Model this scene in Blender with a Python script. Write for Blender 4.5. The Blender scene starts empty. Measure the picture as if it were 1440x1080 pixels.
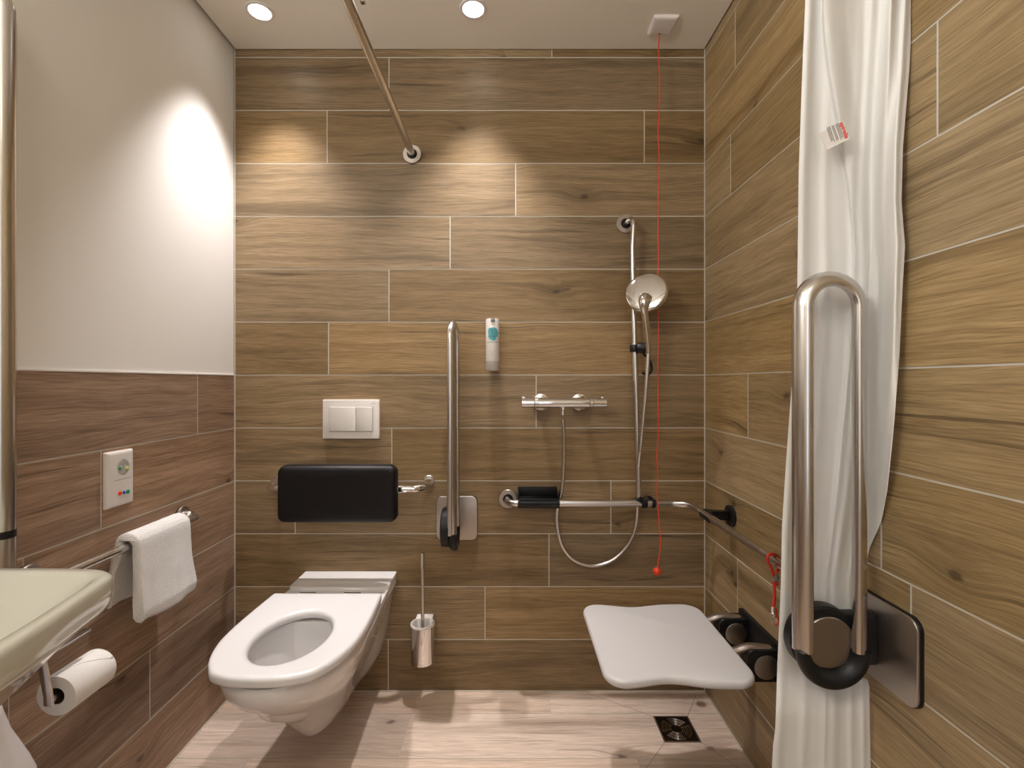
import bpy, bmesh, math, random
from mathutils import Vector, Matrix
PI = math.pi
scene = bpy.context.scene
COL = scene.collection
F, CX, CY, CZ = 670.0, 714.0, 537.0, 1.169
XL, XR, YB, ZC = -1.032, 0.745, 1.801, 2.4247
YF = -1.15

def P(u, v, d):
    return Vector(((u - CX) * d / F, d, CZ - (v - CY) * d / F))

# ---------------------------------------------------------------- materials
def mat(name, color, rough=0.5, metal=0.0, bump=None, coat=0.0, spec=0.5, sub=0.0, trans=0.0):
    m = bpy.data.materials.new(name); m.use_nodes = True
    nt = m.node_tree; b = nt.nodes['Principled BSDF']
    b.inputs['Base Color'].default_value = (*color, 1)
    b.inputs['Roughness'].default_value = rough
    b.inputs['Metallic'].default_value = metal
    b.inputs['Specular IOR Level'].default_value = spec
    b.inputs['Coat Weight'].default_value = coat
    b.inputs['Coat Roughness'].default_value = 0.05
    if sub:
        b.inputs['Subsurface Weight'].default_value = sub
        b.inputs['Subsurface Radius'].default_value = (0.01, 0.01, 0.01)
    if trans: b.inputs['Transmission Weight'].default_value = trans
    tc = nt.nodes.new('ShaderNodeTexCoord')
    n = nt.nodes.new('ShaderNodeTexNoise')
    sc, st, dist = bump if bump else (60, 0.02, 0.0005)
    n.inputs['Scale'].default_value = sc; n.inputs['Detail'].default_value = 3
    nt.links.new(tc.outputs['Object'], n.inputs['Vector'])
    if bump:
        bp = nt.nodes.new('ShaderNodeBump'); bp.inputs['Strength'].default_value = st
        bp.inputs['Distance'].default_value = dist
        nt.links.new(n.outputs['Fac'], bp.inputs['Height']); nt.links.new(bp.outputs['Normal'], b.inputs['Normal'])
    else:
        mr = nt.nodes.new('ShaderNodeMapRange')
        mr.inputs['To Min'].default_value = max(0.0, rough * 0.96); mr.inputs['To Max'].default_value = min(1, rough * 1.04)
        nt.links.new(n.outputs['Fac'], mr.inputs['Value']); nt.links.new(mr.outputs['Result'], b.inputs['Roughness'])
    return m

def emit(name, color, strength):
    m = bpy.data.materials.new(name); m.use_nodes = True
    nt = m.node_tree; b = nt.nodes['Principled BSDF']
    b.inputs['Base Color'].default_value = (0.9, 0.9, 0.9, 1)
    b.inputs['Emission Color'].default_value = (*color, 1); b.inputs['Emission Strength'].default_value = strength
    return m

def wood(name, pale, mid, dark, streak=1.0):
    m = bpy.data.materials.new(name); m.use_nodes = True
    nt = m.node_tree; N = nt.nodes; L = nt.links
    b = N['Principled BSDF']
    def new(t, **kw):
        n = N.new(t)
        for k, v in kw.items(): setattr(n, k, v)
        return n
    def math_(op, a, bb=None, clamp=False):
        n = new('ShaderNodeMath', operation=op, use_clamp=clamp)
        for i, x in enumerate((a, bb)):
            if x is None: continue
            if isinstance(x, (int, float)): n.inputs[i].default_value = x
            else: L.new(x, n.inputs[i])
        return n.outputs[0]
    def mapr(x, a, bb, c=0, d=1):
        n = new('ShaderNodeMapRange', interpolation_type='SMOOTHSTEP')
        n.inputs['From Min'].default_value = a; n.inputs['From Max'].default_value = bb
        n.inputs['To Min'].default_value = c; n.inputs['To Max'].default_value = d
        L.new(x, n.inputs['Value']); return n.outputs['Result']
    def scaled(vec, s):
        n = new('ShaderNodeVectorMath', operation='MULTIPLY'); L.new(vec, n.inputs[0]); n.inputs[1].default_value = s
        return n.outputs[0]
    def noise(vec, detail=3, rough=0.55, dist=0.0):
        n = new('ShaderNodeTexNoise'); n.inputs['Scale'].default_value = 1
        n.inputs['Detail'].default_value = detail; n.inputs['Roughness'].default_value = rough
        n.inputs['Distortion'].default_value = dist
        L.new(vec, n.inputs['Vector']); return n.outputs['Fac']
    uv = new('ShaderNodeUVMap', uv_map='UVMap').outputs['UV']
    at = new('ShaderNodeAttribute', attribute_name='tile', attribute_type='GEOMETRY')
    rnd = at.outputs['Color']
    sep = new('ShaderNodeSeparateColor'); L.new(rnd, sep.inputs[0])
    off = new('ShaderNodeVectorMath', operation='MULTIPLY_ADD')
    L.new(rnd, off.inputs[0]); off.inputs[1].default_value = (37, 23, 91); L.new(uv, off.inputs[2])
    base = off.outputs[0]
    # knots
    ks = scaled(base, (3.4, 5.6, 1))
    vo = new('ShaderNodeTexVoronoi', feature='F1', voronoi_dimensions='2D'); vo.inputs['Scale'].default_value = 1
    L.new(ks, vo.inputs['Vector'])
    vsep = new('ShaderNodeSeparateColor'); L.new(vo.outputs['Color'], vsep.inputs[0])
    has = math_('GREATER_THAN', vsep.outputs[0], 0.83)
    kd = vo.outputs['Distance']
    kn = noise(scaled(base, (40, 90, 1)), 3)
    kd2 = math_('ADD', kd, math_('MULTIPLY', math_('SUBTRACT', kn, 0.5), 0.12))
    core = math_('MULTIPLY', mapr(kd2, 0.015, 0.075, 1, 0), has)
    halo = math_('MULTIPLY', mapr(kd, 0.02, 0.36, 1, 0), has)
    # warp across the grain
    w = noise(scaled(base, (1.5, 5, 1)), 2)
    w2 = noise(scaled(base, (6, 14, 1)), 2)
    amt = math_('ADD', math_('MULTIPLY', math_('SUBTRACT', w, 0.5), 0.065), math_('MULTIPLY', math_('SUBTRACT', w2, 0.5), 0.009))
    amt = math_('ADD', amt, math_('MULTIPLY', halo, 0.018))
    comb = new('ShaderNodeCombineXYZ'); L.new(amt, comb.inputs[1])
    wv = new('ShaderNodeVectorMath', operation='ADD'); L.new(base, wv.inputs[0]); L.new(comb.outputs[0], wv.inputs[1])
    wp = wv.outputs[0]
    bands = noise(scaled(wp, (1.3, 36, 1)), 5, 0.65)
    grain = noise(scaled(wp, (9, 300, 1)), 4, 0.65)
    pores = noise(scaled(base, (16, 430, 1)), 2, 0.6)
    streaks = mapr(noise(scaled(wp, (0.8, 15, 1)), 5, 0.62, 0.4), 0.53, 0.68)
    cracks = math_('MULTIPLY', mapr(noise(scaled(wp, (1.6, 75, 1)), 3, 0.6), 0.60, 0.68), mapr(w, 0.40, 0.58))
    v = math_('ADD', math_('MULTIPLY', bands, 0.42), math_('MULTIPLY', grain, 0.58))
    ramp = new('ShaderNodeValToRGB'); L.new(v, ramp.inputs[0])
    e = ramp.color_ramp.elements
    e[0].position = 0.37; e[0].color = (*[x * 0.72 for x in mid], 1)
    e[1].position = 0.62; e[1].color = (*pale, 1)
    k = e.new(0.47); k.color = (*mid, 1)
    def mix(fac, c1, c2):
        n = new('ShaderNodeMix', data_type='RGBA')
        if isinstance(fac, float): n.inputs[0].default_value = fac
        else: L.new(fac, n.inputs[0])
        L.new(c1, n.inputs[6])
        if isinstance(c2, tuple): n.inputs[7].default_value = (*c2, 1)
        else: L.new(c2, n.inputs[7])
        return n.outputs[2]
    col = mix(math_('MULTIPLY', streaks, 0.50 * streak), ramp.outputs[0], dark)
    col = mix(math_('MULTIPLY', cracks, 0.62 * streak), col, tuple(x * 0.55 for x in dark))
    col = mix(math_('MULTIPLY', halo, 0.30), col, dark)
    col = mix(math_('MULTIPLY', core, 0.75), col, tuple(x * 0.45 for x in dark))
    pf = mapr(pores, 0.54, 0.70, 0, 0.30)
    col = mix(pf, col, dark)
    hsv = new('ShaderNodeHueSaturation'); L.new(col, hsv.inputs['Color'])
    L.new(mapr(sep.outputs[2], 0, 1, 0.84, 1.14), hsv.inputs['Value'])
    L.new(mapr(sep.outputs[0], 0, 1, 0.92, 1.08), hsv.inputs['Saturation'])
    L.new(hsv.outputs[0], b.inputs['Base Color'])
    L.new(mapr(grain, 0.3, 0.7, 0.48, 0.38), b.inputs['Roughness'])
    b.inputs['Specular IOR Level'].default_value = 0.4
    bp = new('ShaderNodeBump'); bp.inputs['Strength'].default_value = 0.22; bp.inputs['Distance'].default_value = 0.0008
    L.new(math_('SUBTRACT', grain, math_('MULTIPLY', cracks, 0.6)), bp.inputs['Height']); L.new(bp.outputs['Normal'], b.inputs['Normal'])
    return m

WOOD_B = wood('oak_plank_tile', (0.35, 0.243, 0.134), (0.240, 0.160, 0.079), (0.080, 0.050, 0.022))  # same tile on every wall; the back wall's dimmer light is in its colour
WOOD_R = wood('oak_plank_tile_right_light', (0.425, 0.308, 0.166), (0.305, 0.212, 0.107), (0.11, 0.072, 0.032))  # same tile, with the olive cast of the light here put into the colour
WOOD_L = wood('oak_plank_tile_left_light', (0.43, 0.295, 0.205), (0.285, 0.185, 0.122), (0.12, 0.07, 0.042), 1.0)  # same tile, with the reddish bounce light put into the colour
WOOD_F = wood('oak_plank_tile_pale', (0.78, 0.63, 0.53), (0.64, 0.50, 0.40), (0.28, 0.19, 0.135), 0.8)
GROUT = mat('grout', (0.56, 0.53, 0.47), 0.85)
GROUT_D = mat('grout_dark', (0.24, 0.18, 0.13), 0.85)  # darker grout for the diagonal cut joints round the drain
PLASTER = mat('white_plaster', (0.86, 0.84, 0.81), 0.75, bump=(350, 0.06, 0.0006))
CEIL = mat('ceiling_paint', (0.84, 0.79, 0.70), 0.8, bump=(300, 0.05, 0.0005))
VOID = mat('void_above_ceiling', (0.02, 0.015, 0.01), 0.9)
STEEL = mat('brushed_steel', (0.64, 0.615, 0.59), 0.24, 1.0)
STEEL_F = mat('satin_steel_face', (0.50, 0.45, 0.41), 0.36, 1.0)
CHROME = mat('chrome', (0.80, 0.79, 0.79), 0.06, 1.0)
BLACK = mat('black_plastic', (0.008, 0.008, 0.009), 0.40, spec=0.35)
PAD = mat('black_pu_foam', (0.006, 0.005, 0.006), 0.45, bump=(900, 0.15, 0.0004), spec=0.3)
CERAMIC = mat('white_ceramic', (0.74, 0.72, 0.715), 0.10, coat=0.6)
BASINM = mat('basin_ceramic', (0.66, 0.66, 0.58), 0.10, coat=0.6)
SEATP = mat('white_seat_plastic', (0.74, 0.725, 0.73), 0.28)
SATINW = mat('satin_white_seat', (0.62, 0.605, 0.61), 0.45)
WPLAST = mat('white_plastic', (0.78, 0.74, 0.71), 0.4)
BTN = mat('flush_button_plastic', (0.76, 0.725, 0.69), 0.38)
TOWELM = mat('terry_cloth', (0.86, 0.845, 0.83), 0.95, bump=(380, 1.0, 0.004))
PAPER = mat('tissue_paper', (0.84, 0.82, 0.80), 0.9, bump=(500, 0.15, 0.001))
CARD = mat('cardboard_core', (0.10, 0.07, 0.05), 0.9)
BAGM = mat('white_film', (0.75, 0.72, 0.72), 0.3)
RED = mat('red_cord', (0.72, 0.05, 0.015), 0.5)
REDC = mat('red_nylon_cord', (0.62, 0.03, 0.015), 0.6, bump=(900, 0.5, 0.001))
INK = mat('dark_ink', (0.04, 0.04, 0.05), 0.6)
INKR = mat('red_ink', (0.75, 0.05, 0.04), 0.6)
TEAL = mat('teal_print', (0.10, 0.42, 0.47), 0.5)
GREY = mat('grey_plastic', (0.50, 0.48, 0.46), 0.45)
GREYD = mat('grey_button', (0.22, 0.24, 0.23), 0.3, 0.6)
LGREEN = mat('green_button', (0.01, 0.32, 0.14), 0.35)
LRED = mat('red_button', (0.80, 0.06, 0.02), 0.35)
LBLUE = mat('blue_button', (0.02, 0.05, 0.45), 0.35)
LYEL = mat('yellow_button', (0.75, 0.68, 0.22), 0.35)
DGRATE = mat('grate_steel_dark_reflection', (0.10, 0.09, 0.075), 0.25, 1.0)  # shiny steel; its dark reflection is put into the base colour
CAP_STEEL = mat('metallic_cap', (0.34, 0.31, 0.285), 0.36, 1.0)  # stainless cap; the brown reflection is put into the metal colour
LENS = emit('lamp_lens', (1.0, 0.95, 0.88), 14)

# curtain: thin white cloth that lets some light through
def cloth():
    m = bpy.data.materials.new('white_curtain_cloth'); m.use_nodes = True
    nt = m.node_tree; b = nt.nodes['Principled BSDF']
    b.inputs['Base Color'].default_value = (0.90, 0.89, 0.87, 1); b.inputs['Roughness'].default_value = 0.55
    tr = nt.nodes.new('ShaderNodeBsdfTranslucent'); tr.inputs['Color'].default_value = (0.82, 0.78, 0.72, 1)
    mx = nt.nodes.new('ShaderNodeMixShader'); mx.inputs[0].default_value = 0.18
    tc = nt.nodes.new('ShaderNodeTexCoord'); n = nt.nodes.new('ShaderNodeTexNoise'); n.inputs['Scale'].default_value = 7; n.inputs['Detail'].default_value = 1
    mp = nt.nodes.new('ShaderNodeMapping'); mp.inputs['Scale'].default_value = (3.0, 3.0, 0.6)
    bp = nt.nodes.new('ShaderNodeBump'); bp.inputs['Strength'].default_value = 0.15; bp.inputs['Distance'].default_value = 0.01
    nt.links.new(tc.outputs['Object'], mp.inputs[0]); nt.links.new(mp.outputs[0], n.inputs['Vector'])
    nt.links.new(n.outputs['Fac'], bp.inputs['Height']); nt.links.new(bp.outputs[0], b.inputs['Normal'])
    nt.links.new(b.outputs[0], mx.inputs[1]); nt.links.new(tr.outputs[0], mx.inputs[2])
    nt.links.new(mx.outputs[0], nt.nodes['Material Output'].inputs[0])
    return m
CLOTH = cloth()

# ---------------------------------------------------------------- builders
def world_loc(o):
    v = Vector(o.location)
    while o.parent: o = o.parent; v += o.location
    return v

def obj(name, bm, m, parent=None, smooth=True, angle=40, label=None):
    """links the bmesh as ONE mesh object; a child keeps coordinates relative to its thing"""
    bmesh.ops.recalc_face_normals(bm, faces=bm.faces)
    me = bpy.data.meshes.new(name)
    o = bpy.data.objects.new(name, me); COL.objects.link(o)
    if parent is not None:
        o.parent = parent
        bmesh.ops.translate(bm, vec=-world_loc(parent), verts=bm.verts)
    else:
        xs = [v.co for v in bm.verts]
        c = Vector(((min(v.x for v in xs) + max(v.x for v in xs)) / 2, (min(v.y for v in xs) + max(v.y for v in xs)) / 2, min(v.z for v in xs)))
        bmesh.ops.translate(bm, vec=-c, verts=bm.verts); o.location = c
    if smooth:
        for f in bm.faces: f.smooth = True
        a = math.radians(angle)
        for e in bm.edges:
            if len(e.link_faces) == 2 and e.calc_face_angle(0) > a: e.smooth = False
    bm.to_mesh(me); bm.free()
    me.materials.append(m)
    if label: o['label'] = label
    return o

def tag(o, label, cat, group=None):
    o['label'] = label; o['category'] = cat
    if group: o['group'] = group
    return o

def thing(name, label, cat, loc, group=None):
    o = bpy.data.objects.new(name, None); COL.objects.link(o)
    o.location = loc; o.empty_display_size = 0.05
    return tag(o, label, cat, group)

def structure(o):
    o['kind'] = 'structure'; return o

def BM(): return bmesh.new()

def ring_faces(bm, rings, closed=True, cap0=True, cap1=True):
    V = [[bm.verts.new(p) for p in r] for r in rings]
    n = len(V[0])
    for i in range(len(V) - 1):
        for j in range(n if closed else n - 1):
            k = (j + 1) % n
            bm.faces.new((V[i][j], V[i][k], V[i + 1][k], V[i + 1][j]))
    if cap0: bm.faces.new(V[0][::-1])
    if cap1: bm.faces.new(V[-1])
    return bm

def box(bm, x0, x1, y0, y1, z0, z1, bev=0.0, seg=2):
    r = bmesh.ops.create_cube(bm, size=1)
    vs = r['verts']
    for v in vs:
        v.co = Vector((x0 + (v.co.x + .5) * (x1 - x0), y0 + (v.co.y + .5) * (y1 - y0), z0 + (v.co.z + .5) * (z1 - z0)))
    if bev:
        es = list({e for v in vs for e in v.link_edges})
        bmesh.ops.bevel(bm, geom=es, offset=bev, segments=seg, profile=0.5, affect='EDGES')
    return bm

def rrect(w, h, r, n=8):
    pts = []
    for cx, cy, a0 in ((w/2-r, h/2-r, 0), (-w/2+r, h/2-r, PI/2), (-w/2+r, -h/2+r, PI), (w/2-r, -h/2+r, 1.5*PI)):
        for i in range(n + 1):
            a = a0 + PI/2 * i / n
            pts.append((cx + r*math.cos(a), cy + r*math.sin(a)))
    return pts

def prism(bm, pts, mapf, t0, t1, bev=0.0, steps=3):
    """outline pts (2D) extruded from t0 to t1 through mapf(a,b,t); far end t1 gets a rounded edge"""
    cx = sum(p[0] for p in pts)/len(pts); cy = sum(p[1] for p in pts)/len(pts)
    def inset(d):
        out = []
        n = len(pts)
        for i in range(n):
            a = Vector(pts[i-1]); b = Vector(pts[i]); c = Vector(pts[(i+1) % n])
            e1 = (b-a); e2 = (c-b)
            if e1.length < 1e-9: e1 = e2
            if e2.length < 1e-9: e2 = e1
            nn = (Vector((-e1.y, e1.x)).normalized() + Vector((-e2.y, e2.x)).normalized())
            nn = nn.normalized() if nn.length > 1e-9 else Vector((0, 0))
            out.append((b.x + nn.x*d, b.y + nn.y*d))
        return out
    area = sum(pts[i-1][0]*pts[i][1] - pts[i][0]*pts[i-1][1] for i in range(len(pts)))
    sg = 1 if area > 0 else -1
    s = 1 if t1 > t0 else -1
    rings = []
    if bev:
        rings.append([mapf(a, b, t0) for a, b in pts])
        for i in range(steps + 1):
            a_ = PI/2 * i / steps
            d = bev * (1 - math.cos(a_)); t = t1 - s*bev*(1 - math.sin(a_))
            rings.append([mapf(a, b, t) for a, b in inset(sg*d)])
    else:
        rings = [[mapf(a, b, t0) for a, b in pts], [mapf(a, b, t1) for a, b in pts]]
    return ring_faces(bm, rings)

def rim_plate(bm, w, h, r, mapf, t0, t1, bev, steps=4):
    s = 1 if t1 > t0 else -1
    R_ = [[mapf(a, b, t0) for a, b in rrect(w, h, r, 4)]]
    for i in range(steps+1):
        q = PI/2*i/steps; d = bev*(1-math.cos(q)); t = t1 - s*bev*0.8*(1-math.sin(q))
        R_.append([mapf(a, b, t) for a, b in rrect(w-2*d, h-2*d, r, 4)])
    return ring_faces(bm, R_)

mapXZ = lambda cx, cz: (lambda a, b, t: Vector((cx + a, t, cz + b)))      # on a wall facing -y
mapYZ = lambda cy, cz: (lambda a, b, t: Vector((t, cy + a, cz + b)))      # on a side wall
mapXY = lambda cx, cy: (lambda a, b, t: Vector((cx + a, cy + b, t)))      # on floor or ceiling

def frames(pts):
    T = []
    n = len(pts)
    for i in range(n):
        a = pts[max(i-1, 0)]; b = pts[min(i+1, n-1)]
        T.append((b - a).normalized())
    return T

def sweep(bm, pts, r, rb=None, tilt=0.0, n=20, cap=True, up=None, rf=None):
    """tube along pts; r, rb half axes of an oval section; tilt turns the oval; up fixes the frame"""
    pts = [Vector(p) for p in pts]
    rb = r if rb is None else rb
    T = frames(pts)
    u0 = Vector(up) if up is not None else None
    if u0 is None:
        u0 = Vector((0, 0, 1)) if abs(T[0].z) < 0.9 else Vector((0, 1, 0))
    N = (u0 - T[0]*u0.dot(T[0])).normalized()
    rings = []
    for i, p in enumerate(pts):
        if up is not None and (u0 - T[i]*u0.dot(T[i])).length > 0.05:
            N = (u0 - T[i]*u0.dot(T[i])).normalized()
        else:
            N = (N - T[i]*N.dot(T[i])).normalized()
        Bn = T[i].cross(N)
        k = rf(i/(len(pts)-1)) if rf else 1.0
        ring = []
        for j in range(n):
            a = 2*PI*j/n
            x = r*k*math.cos(a); y = rb*k*math.sin(a)
            xx = x*math.cos(tilt) - y*math.sin(tilt); yy = x*math.sin(tilt) + y*math.cos(tilt)
            ring.append(p + N*xx + Bn*yy)
        rings.append(ring)
    return ring_faces(bm, rings, True, cap, cap)

def fillet(pts, rad, n=8):
    pts = [Vector(p) for p in pts]
    out = [pts[0]]
    for i in range(1, len(pts)-1):
        p = pts[i]; a = (pts[i-1]-p); b = (pts[i+1]-p)
        r = rad[i-1] if isinstance(rad, (list, tuple)) else rad
        an = a.normalized(); bn = b.normalized()
        ang = an.angle(bn)
        if r <= 0 or ang > PI - 0.02: out.append(p); continue
        t = min(r/math.tan(ang/2), a.length*0.49, b.length*0.49)
        rr = t*math.tan(ang/2)
        c = p + (an+bn).normalized()*(rr/math.sin(ang/2))
        s = p + an*t; e = p + bn*t
        v0 = s-c; v1 = e-c; tot = v0.angle(v1); ax = v0.cross(v1).normalized()
        for k in range(n+1):
            out.append(c + Matrix.Rotation(tot*k/n, 3, ax) @ v0)
    out.append(pts[-1])
    return out

def spline(pts, m=10):
    pts = [Vector(p) for p in pts]; out = []
    for i in range(len(pts)-1):
        p0 = pts[max(i-1, 0)]; p1 = pts[i]; p2 = pts[i+1]; p3 = pts[min(i+2, len(pts)-1)]
        for k in range(m):
            t = k/m
            out.append(0.5*((2*p1) + (p2-p0)*t + (2*p0-5*p1+4*p2-p3)*t*t + (3*p1-p0-3*p2+p3)*t**3))
    out.append(pts[-1]); return out

def basis(axis):
    a = Vector(axis).normalized()
    u = Vector((0, 0, 1)) if abs(a.z) < 0.9 else Vector((1, 0, 0))
    u = (u - a*u.dot(a)).normalized()
    return a, u, a.cross(u)

def lathe(bm, prof, c, axis, n=40, cap0=True, cap1=True):
    a, u, v = basis(axis); c = Vector(c)
    rings = []
    for r, h in prof:
        r = max(r, 1e-5)
        rings.append([c + a*h + u*(r*math.cos(2*PI*j/n)) + v*(r*math.sin(2*PI*j/n)) for j in range(n)])
    return ring_faces(bm, rings, True, cap0, cap1)

def loop_lathe(bm, prof, c, axis, n=40):
    a, u, v = basis(axis); c = Vector(c)
    V = [[bm.verts.new(c + a*h + u*(r*math.cos(2*PI*j/n)) + v*(r*math.sin(2*PI*j/n))) for j in range(n)] for r, h in prof]
    m = len(V)
    for i in range(m):
        for j in range(n):
            k = (j+1) % n; q = (i+1) % m
            bm.faces.new((V[i][j], V[i][k], V[q][k], V[q][j]))
    return bm

def text_bm(bm, s, size, origin, xdir, ydir, extrude=0.0002, align='CENTER', bold=0.0):
    cu = bpy.data.curves.new('lettering', 'FONT'); cu.body = s; cu.size = size
    cu.align_x = align; cu.align_y = 'CENTER'; cu.resolution_u = 3; cu.offset = bold
    o = bpy.data.objects.new('lettering', cu); COL.objects.link(o)
    bpy.context.view_layer.update()
    me = bpy.data.meshes.new_from_object(o)
    xd = Vector(xdir).normalized(); yd = Vector(ydir).normalized(); nd = xd.cross(yd)
    vs = [Vector(origin) + xd*v.co.x + yd*v.co.y + nd*extrude for v in me.vertices]
    bv = [bm.verts.new(p) for p in vs]
    for p in me.polygons:
        try: bm.faces.new([bv[i] for i in p.vertices])
        except ValueError: pass
    bpy.data.objects.remove(o); bpy.data.meshes.remove(me); bpy.data.curves.remove(cu)
    return bm

# ---------------------------------------------------------------- setting
rng = random.Random(7)
ROWS = [0.0] + [0.195 + 0.2*k for k in range(12)] + [2.46]
def tiled(name, mp, inward, u0, u1, rows, joints, wm, seed, extra=None, parent=None, gap=0.0038, length=1.2):
    """a plane of plank tiles: mp(u, w) gives the point on the tile face, inward the direction out of the face"""
    r = random.Random(seed)
    verts, faces, mi, uvs, att = [], [], [], [], []
    inn = Vector(inward)
    def quad(pts, m, uvq, c):
        b = len(verts); verts.extend(pts); faces.append((b, b+1, b+2, b+3)); mi.append(m); uvs.extend(uvq); att.append(c)
    g = gap/2
    for i in range(len(rows)-1):
        w0, w1 = rows[i], rows[i+1]
        js = joints.get(i, [r.uniform(u0, u0+length)])
        ks = set()
        for j in js: ks.add(round(j, 4))
        lo, hi = min(js), max(js)
        while lo - length > u0: lo -= length; ks.add(round(lo, 4))
        while hi + length < u1: hi += length; ks.add(round(hi, 4))
        cuts = [u0] + sorted(k for k in ks if u0 + 0.01 < k < u1 - 0.01) + [u1]
        for a, b in zip(cuts, cuts[1:]):
            c = (r.random(), r.random(), r.random(), 1)
            a_, b_, p, q = a+g, b-g, w0+g, w1-g
            if i == 0: p = w0
            if i == len(rows)-2: q = w1
            A, B, C, D = mp(a_, p), mp(b_, p), mp(b_, q), mp(a_, q)
            quad([A, B, C, D], 0, [(a_, p), (b_, p), (b_, q), (a_, q)], c)
            k = -inn*0.0012
            for s, e in ((A, B), (B, C), (C, D), (D, A)):
                quad([s, s+k, e+k, e], 1, [(0, 0)]*4, c)
    k = -inn*0.0010
    A, B, C, D = [mp(x, y)+k for x, y in ((u0, rows[0]), (u1, rows[0]), (u1, rows[-1]), (u0, rows[-1]))]
    quad([A, B, C, D], 1, [(0, 0)]*4, (0, 0, 0, 1))
    t = -inn*0.03
    for s, e in ((A, B), (B, C), (C, D), (D, A)): quad([s, s+t, e+t, e], 1, [(0, 0)]*4, (0, 0, 0, 1))
    quad([A+t, D+t, C+t, B+t], 1, [(0, 0)]*4, (0, 0, 0, 1))
    for (a, b, c2, d) in (extra or []): quad([a, b, c2, d], 2, [(0, 0)]*4, (0, 0, 0, 1))
    me = bpy.data.meshes.new(name); me.from_pydata([tuple(v) for v in verts], [], faces)
    me.materials.append(wm); me.materials.append(GROUT); me.materials.append(GROUT_D)
    ul = me.uv_layers.new(name='UVMap')
    for i, x in enumerate(uvs): ul.data[i].uv = x
    at = me.attributes.new('tile', 'FLOAT_COLOR', 'FACE')
    for i, c in enumerate(att): at.data[i].color = c
    for i, x in enumerate(mi): me.polygons[i].material_index = x
    o = bpy.data.objects.new(name, me); COL.objects.link(o)
    if parent: o.parent = parent
    else: structure(o)
    return o

px = lambda u: (u - CX)/372.0
# row index 0 is the cut row at the floor, 12 the strip under the ceiling
jb = {12: [px(776)], 11: [px(547)], 10: [px(460), px(906)], 9: [px(725)], 8: [px(633)], 7: [px(547)], 6: [px(462), px(908)],
      5: [px(754)], 4: [px(551)], 3: [px(415), px(859)], 2: [px(772)], 1: [px(682)], 0: [px(546)]}
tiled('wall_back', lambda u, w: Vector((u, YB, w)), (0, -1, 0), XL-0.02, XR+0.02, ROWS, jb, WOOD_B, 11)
jr = {12: [0.7], 11: [1.56], 10: [1.0], 9: [1.592], 8: [0.826], 7: [1.05], 6: [1.1], 5: [1.477], 4: [0.95], 3: [0.88], 2: [1.545], 1: [1.2], 0: [0.6]}
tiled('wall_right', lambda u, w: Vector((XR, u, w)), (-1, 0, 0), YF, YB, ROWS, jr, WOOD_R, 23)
jl = {5: [1.586], 4: [1.209], 3: [1.015], 2: [0.986], 1: [1.374], 0: [0.9]}
wl_bm = box(BM(), XL-0.05, XL-0.004, YF, YB+0.02, 1.190, 2.46)
wall_left = structure(obj('wall_left', wl_bm, PLASTER, smooth=False))
wl0 = Vector(wall_left.location)
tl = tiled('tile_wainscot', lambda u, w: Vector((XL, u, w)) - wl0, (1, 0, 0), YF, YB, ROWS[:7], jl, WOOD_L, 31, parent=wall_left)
tb = box(BM(), XL-0.004, XL+0.0006, YF, YB, 1.193, 1.1965)
obj('edge_trim', tb, WPLAST, wall_left, smooth=False)
# floor: rows counted from the back wall
frows = [-1.15, -0.921, -0.721, -0.521, -0.321, -0.121, 0.079, 0.279, 0.479, 0.679, 0.879, 1.079, 1.279, 1.479, 1.679, YB]
jf = {14: [0.153], 13: [-0.34], 12: [-0.34-0.46], 11: [0.1]}
def strip(p, q, w=0.0016, z=0.0004):
    p = Vector((p[0], p[1], z)); q = Vector((q[0], q[1], z)); d = (q-p).normalized(); n = Vector((-d.y, d.x, 0))*w/2
    return (p-n, q-n, q+n, p+n)
DX, DY, DS = 0.568, 1.604, 0.0605
ex = [strip((DX-DS, DY+DS), (DX-DS-0.21, YB-0.01)), strip((DX+DS, DY+DS), (DX+DS+0.075, YB-0.02)),
      strip((DX-DS, DY-DS), (DX-DS-0.19, DY-DS-0.22)), strip((DX+DS, DY-DS), (XR-0.005, DY-DS-0.16))]
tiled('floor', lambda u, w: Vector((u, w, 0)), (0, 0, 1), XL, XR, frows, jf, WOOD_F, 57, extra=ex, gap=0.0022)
cb = box(BM(), XL+0.006, XR-0.005, YF, YB-0.004, ZC, ZC+0.02)
ceiling = structure(obj('ceiling', cb, CEIL, smooth=False))
vb = box(BM(), XL-0.05, XR+0.05, YF, YB+0.03, 2.46, 2.48)
obj('void_board', vb, VOID, ceiling, smooth=False)
fb = box(BM(), XL-0.05, XR+0.05, YF-0.04, YF, 0, 2.46)
structure(obj('wall_front', fb, PLASTER, smooth=False))
for nm, x0, x1, y0, y1, z1 in (('trim_1', XL, XR, YB-0.0035, YB, 0.003), ('trim_2', XL, XL+0.0035, YF, YB, 0.003), ('trim_3', XR-0.0035, XR, YF, YB, 0.003)):
    structure(obj(nm, box(BM(), x0, x1, y0, y1, 0, z1), GROUT, smooth=False))
structure(obj('trim_4', box(BM(), XR-0.003, XR, YB-0.003, YB, 0, 2.43), GROUT, smooth=False))
structure(obj('trim_5', box(BM(), XL, XL+0.003, YB-0.003, YB, 0, 2.42), GROUT, smooth=False))

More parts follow.
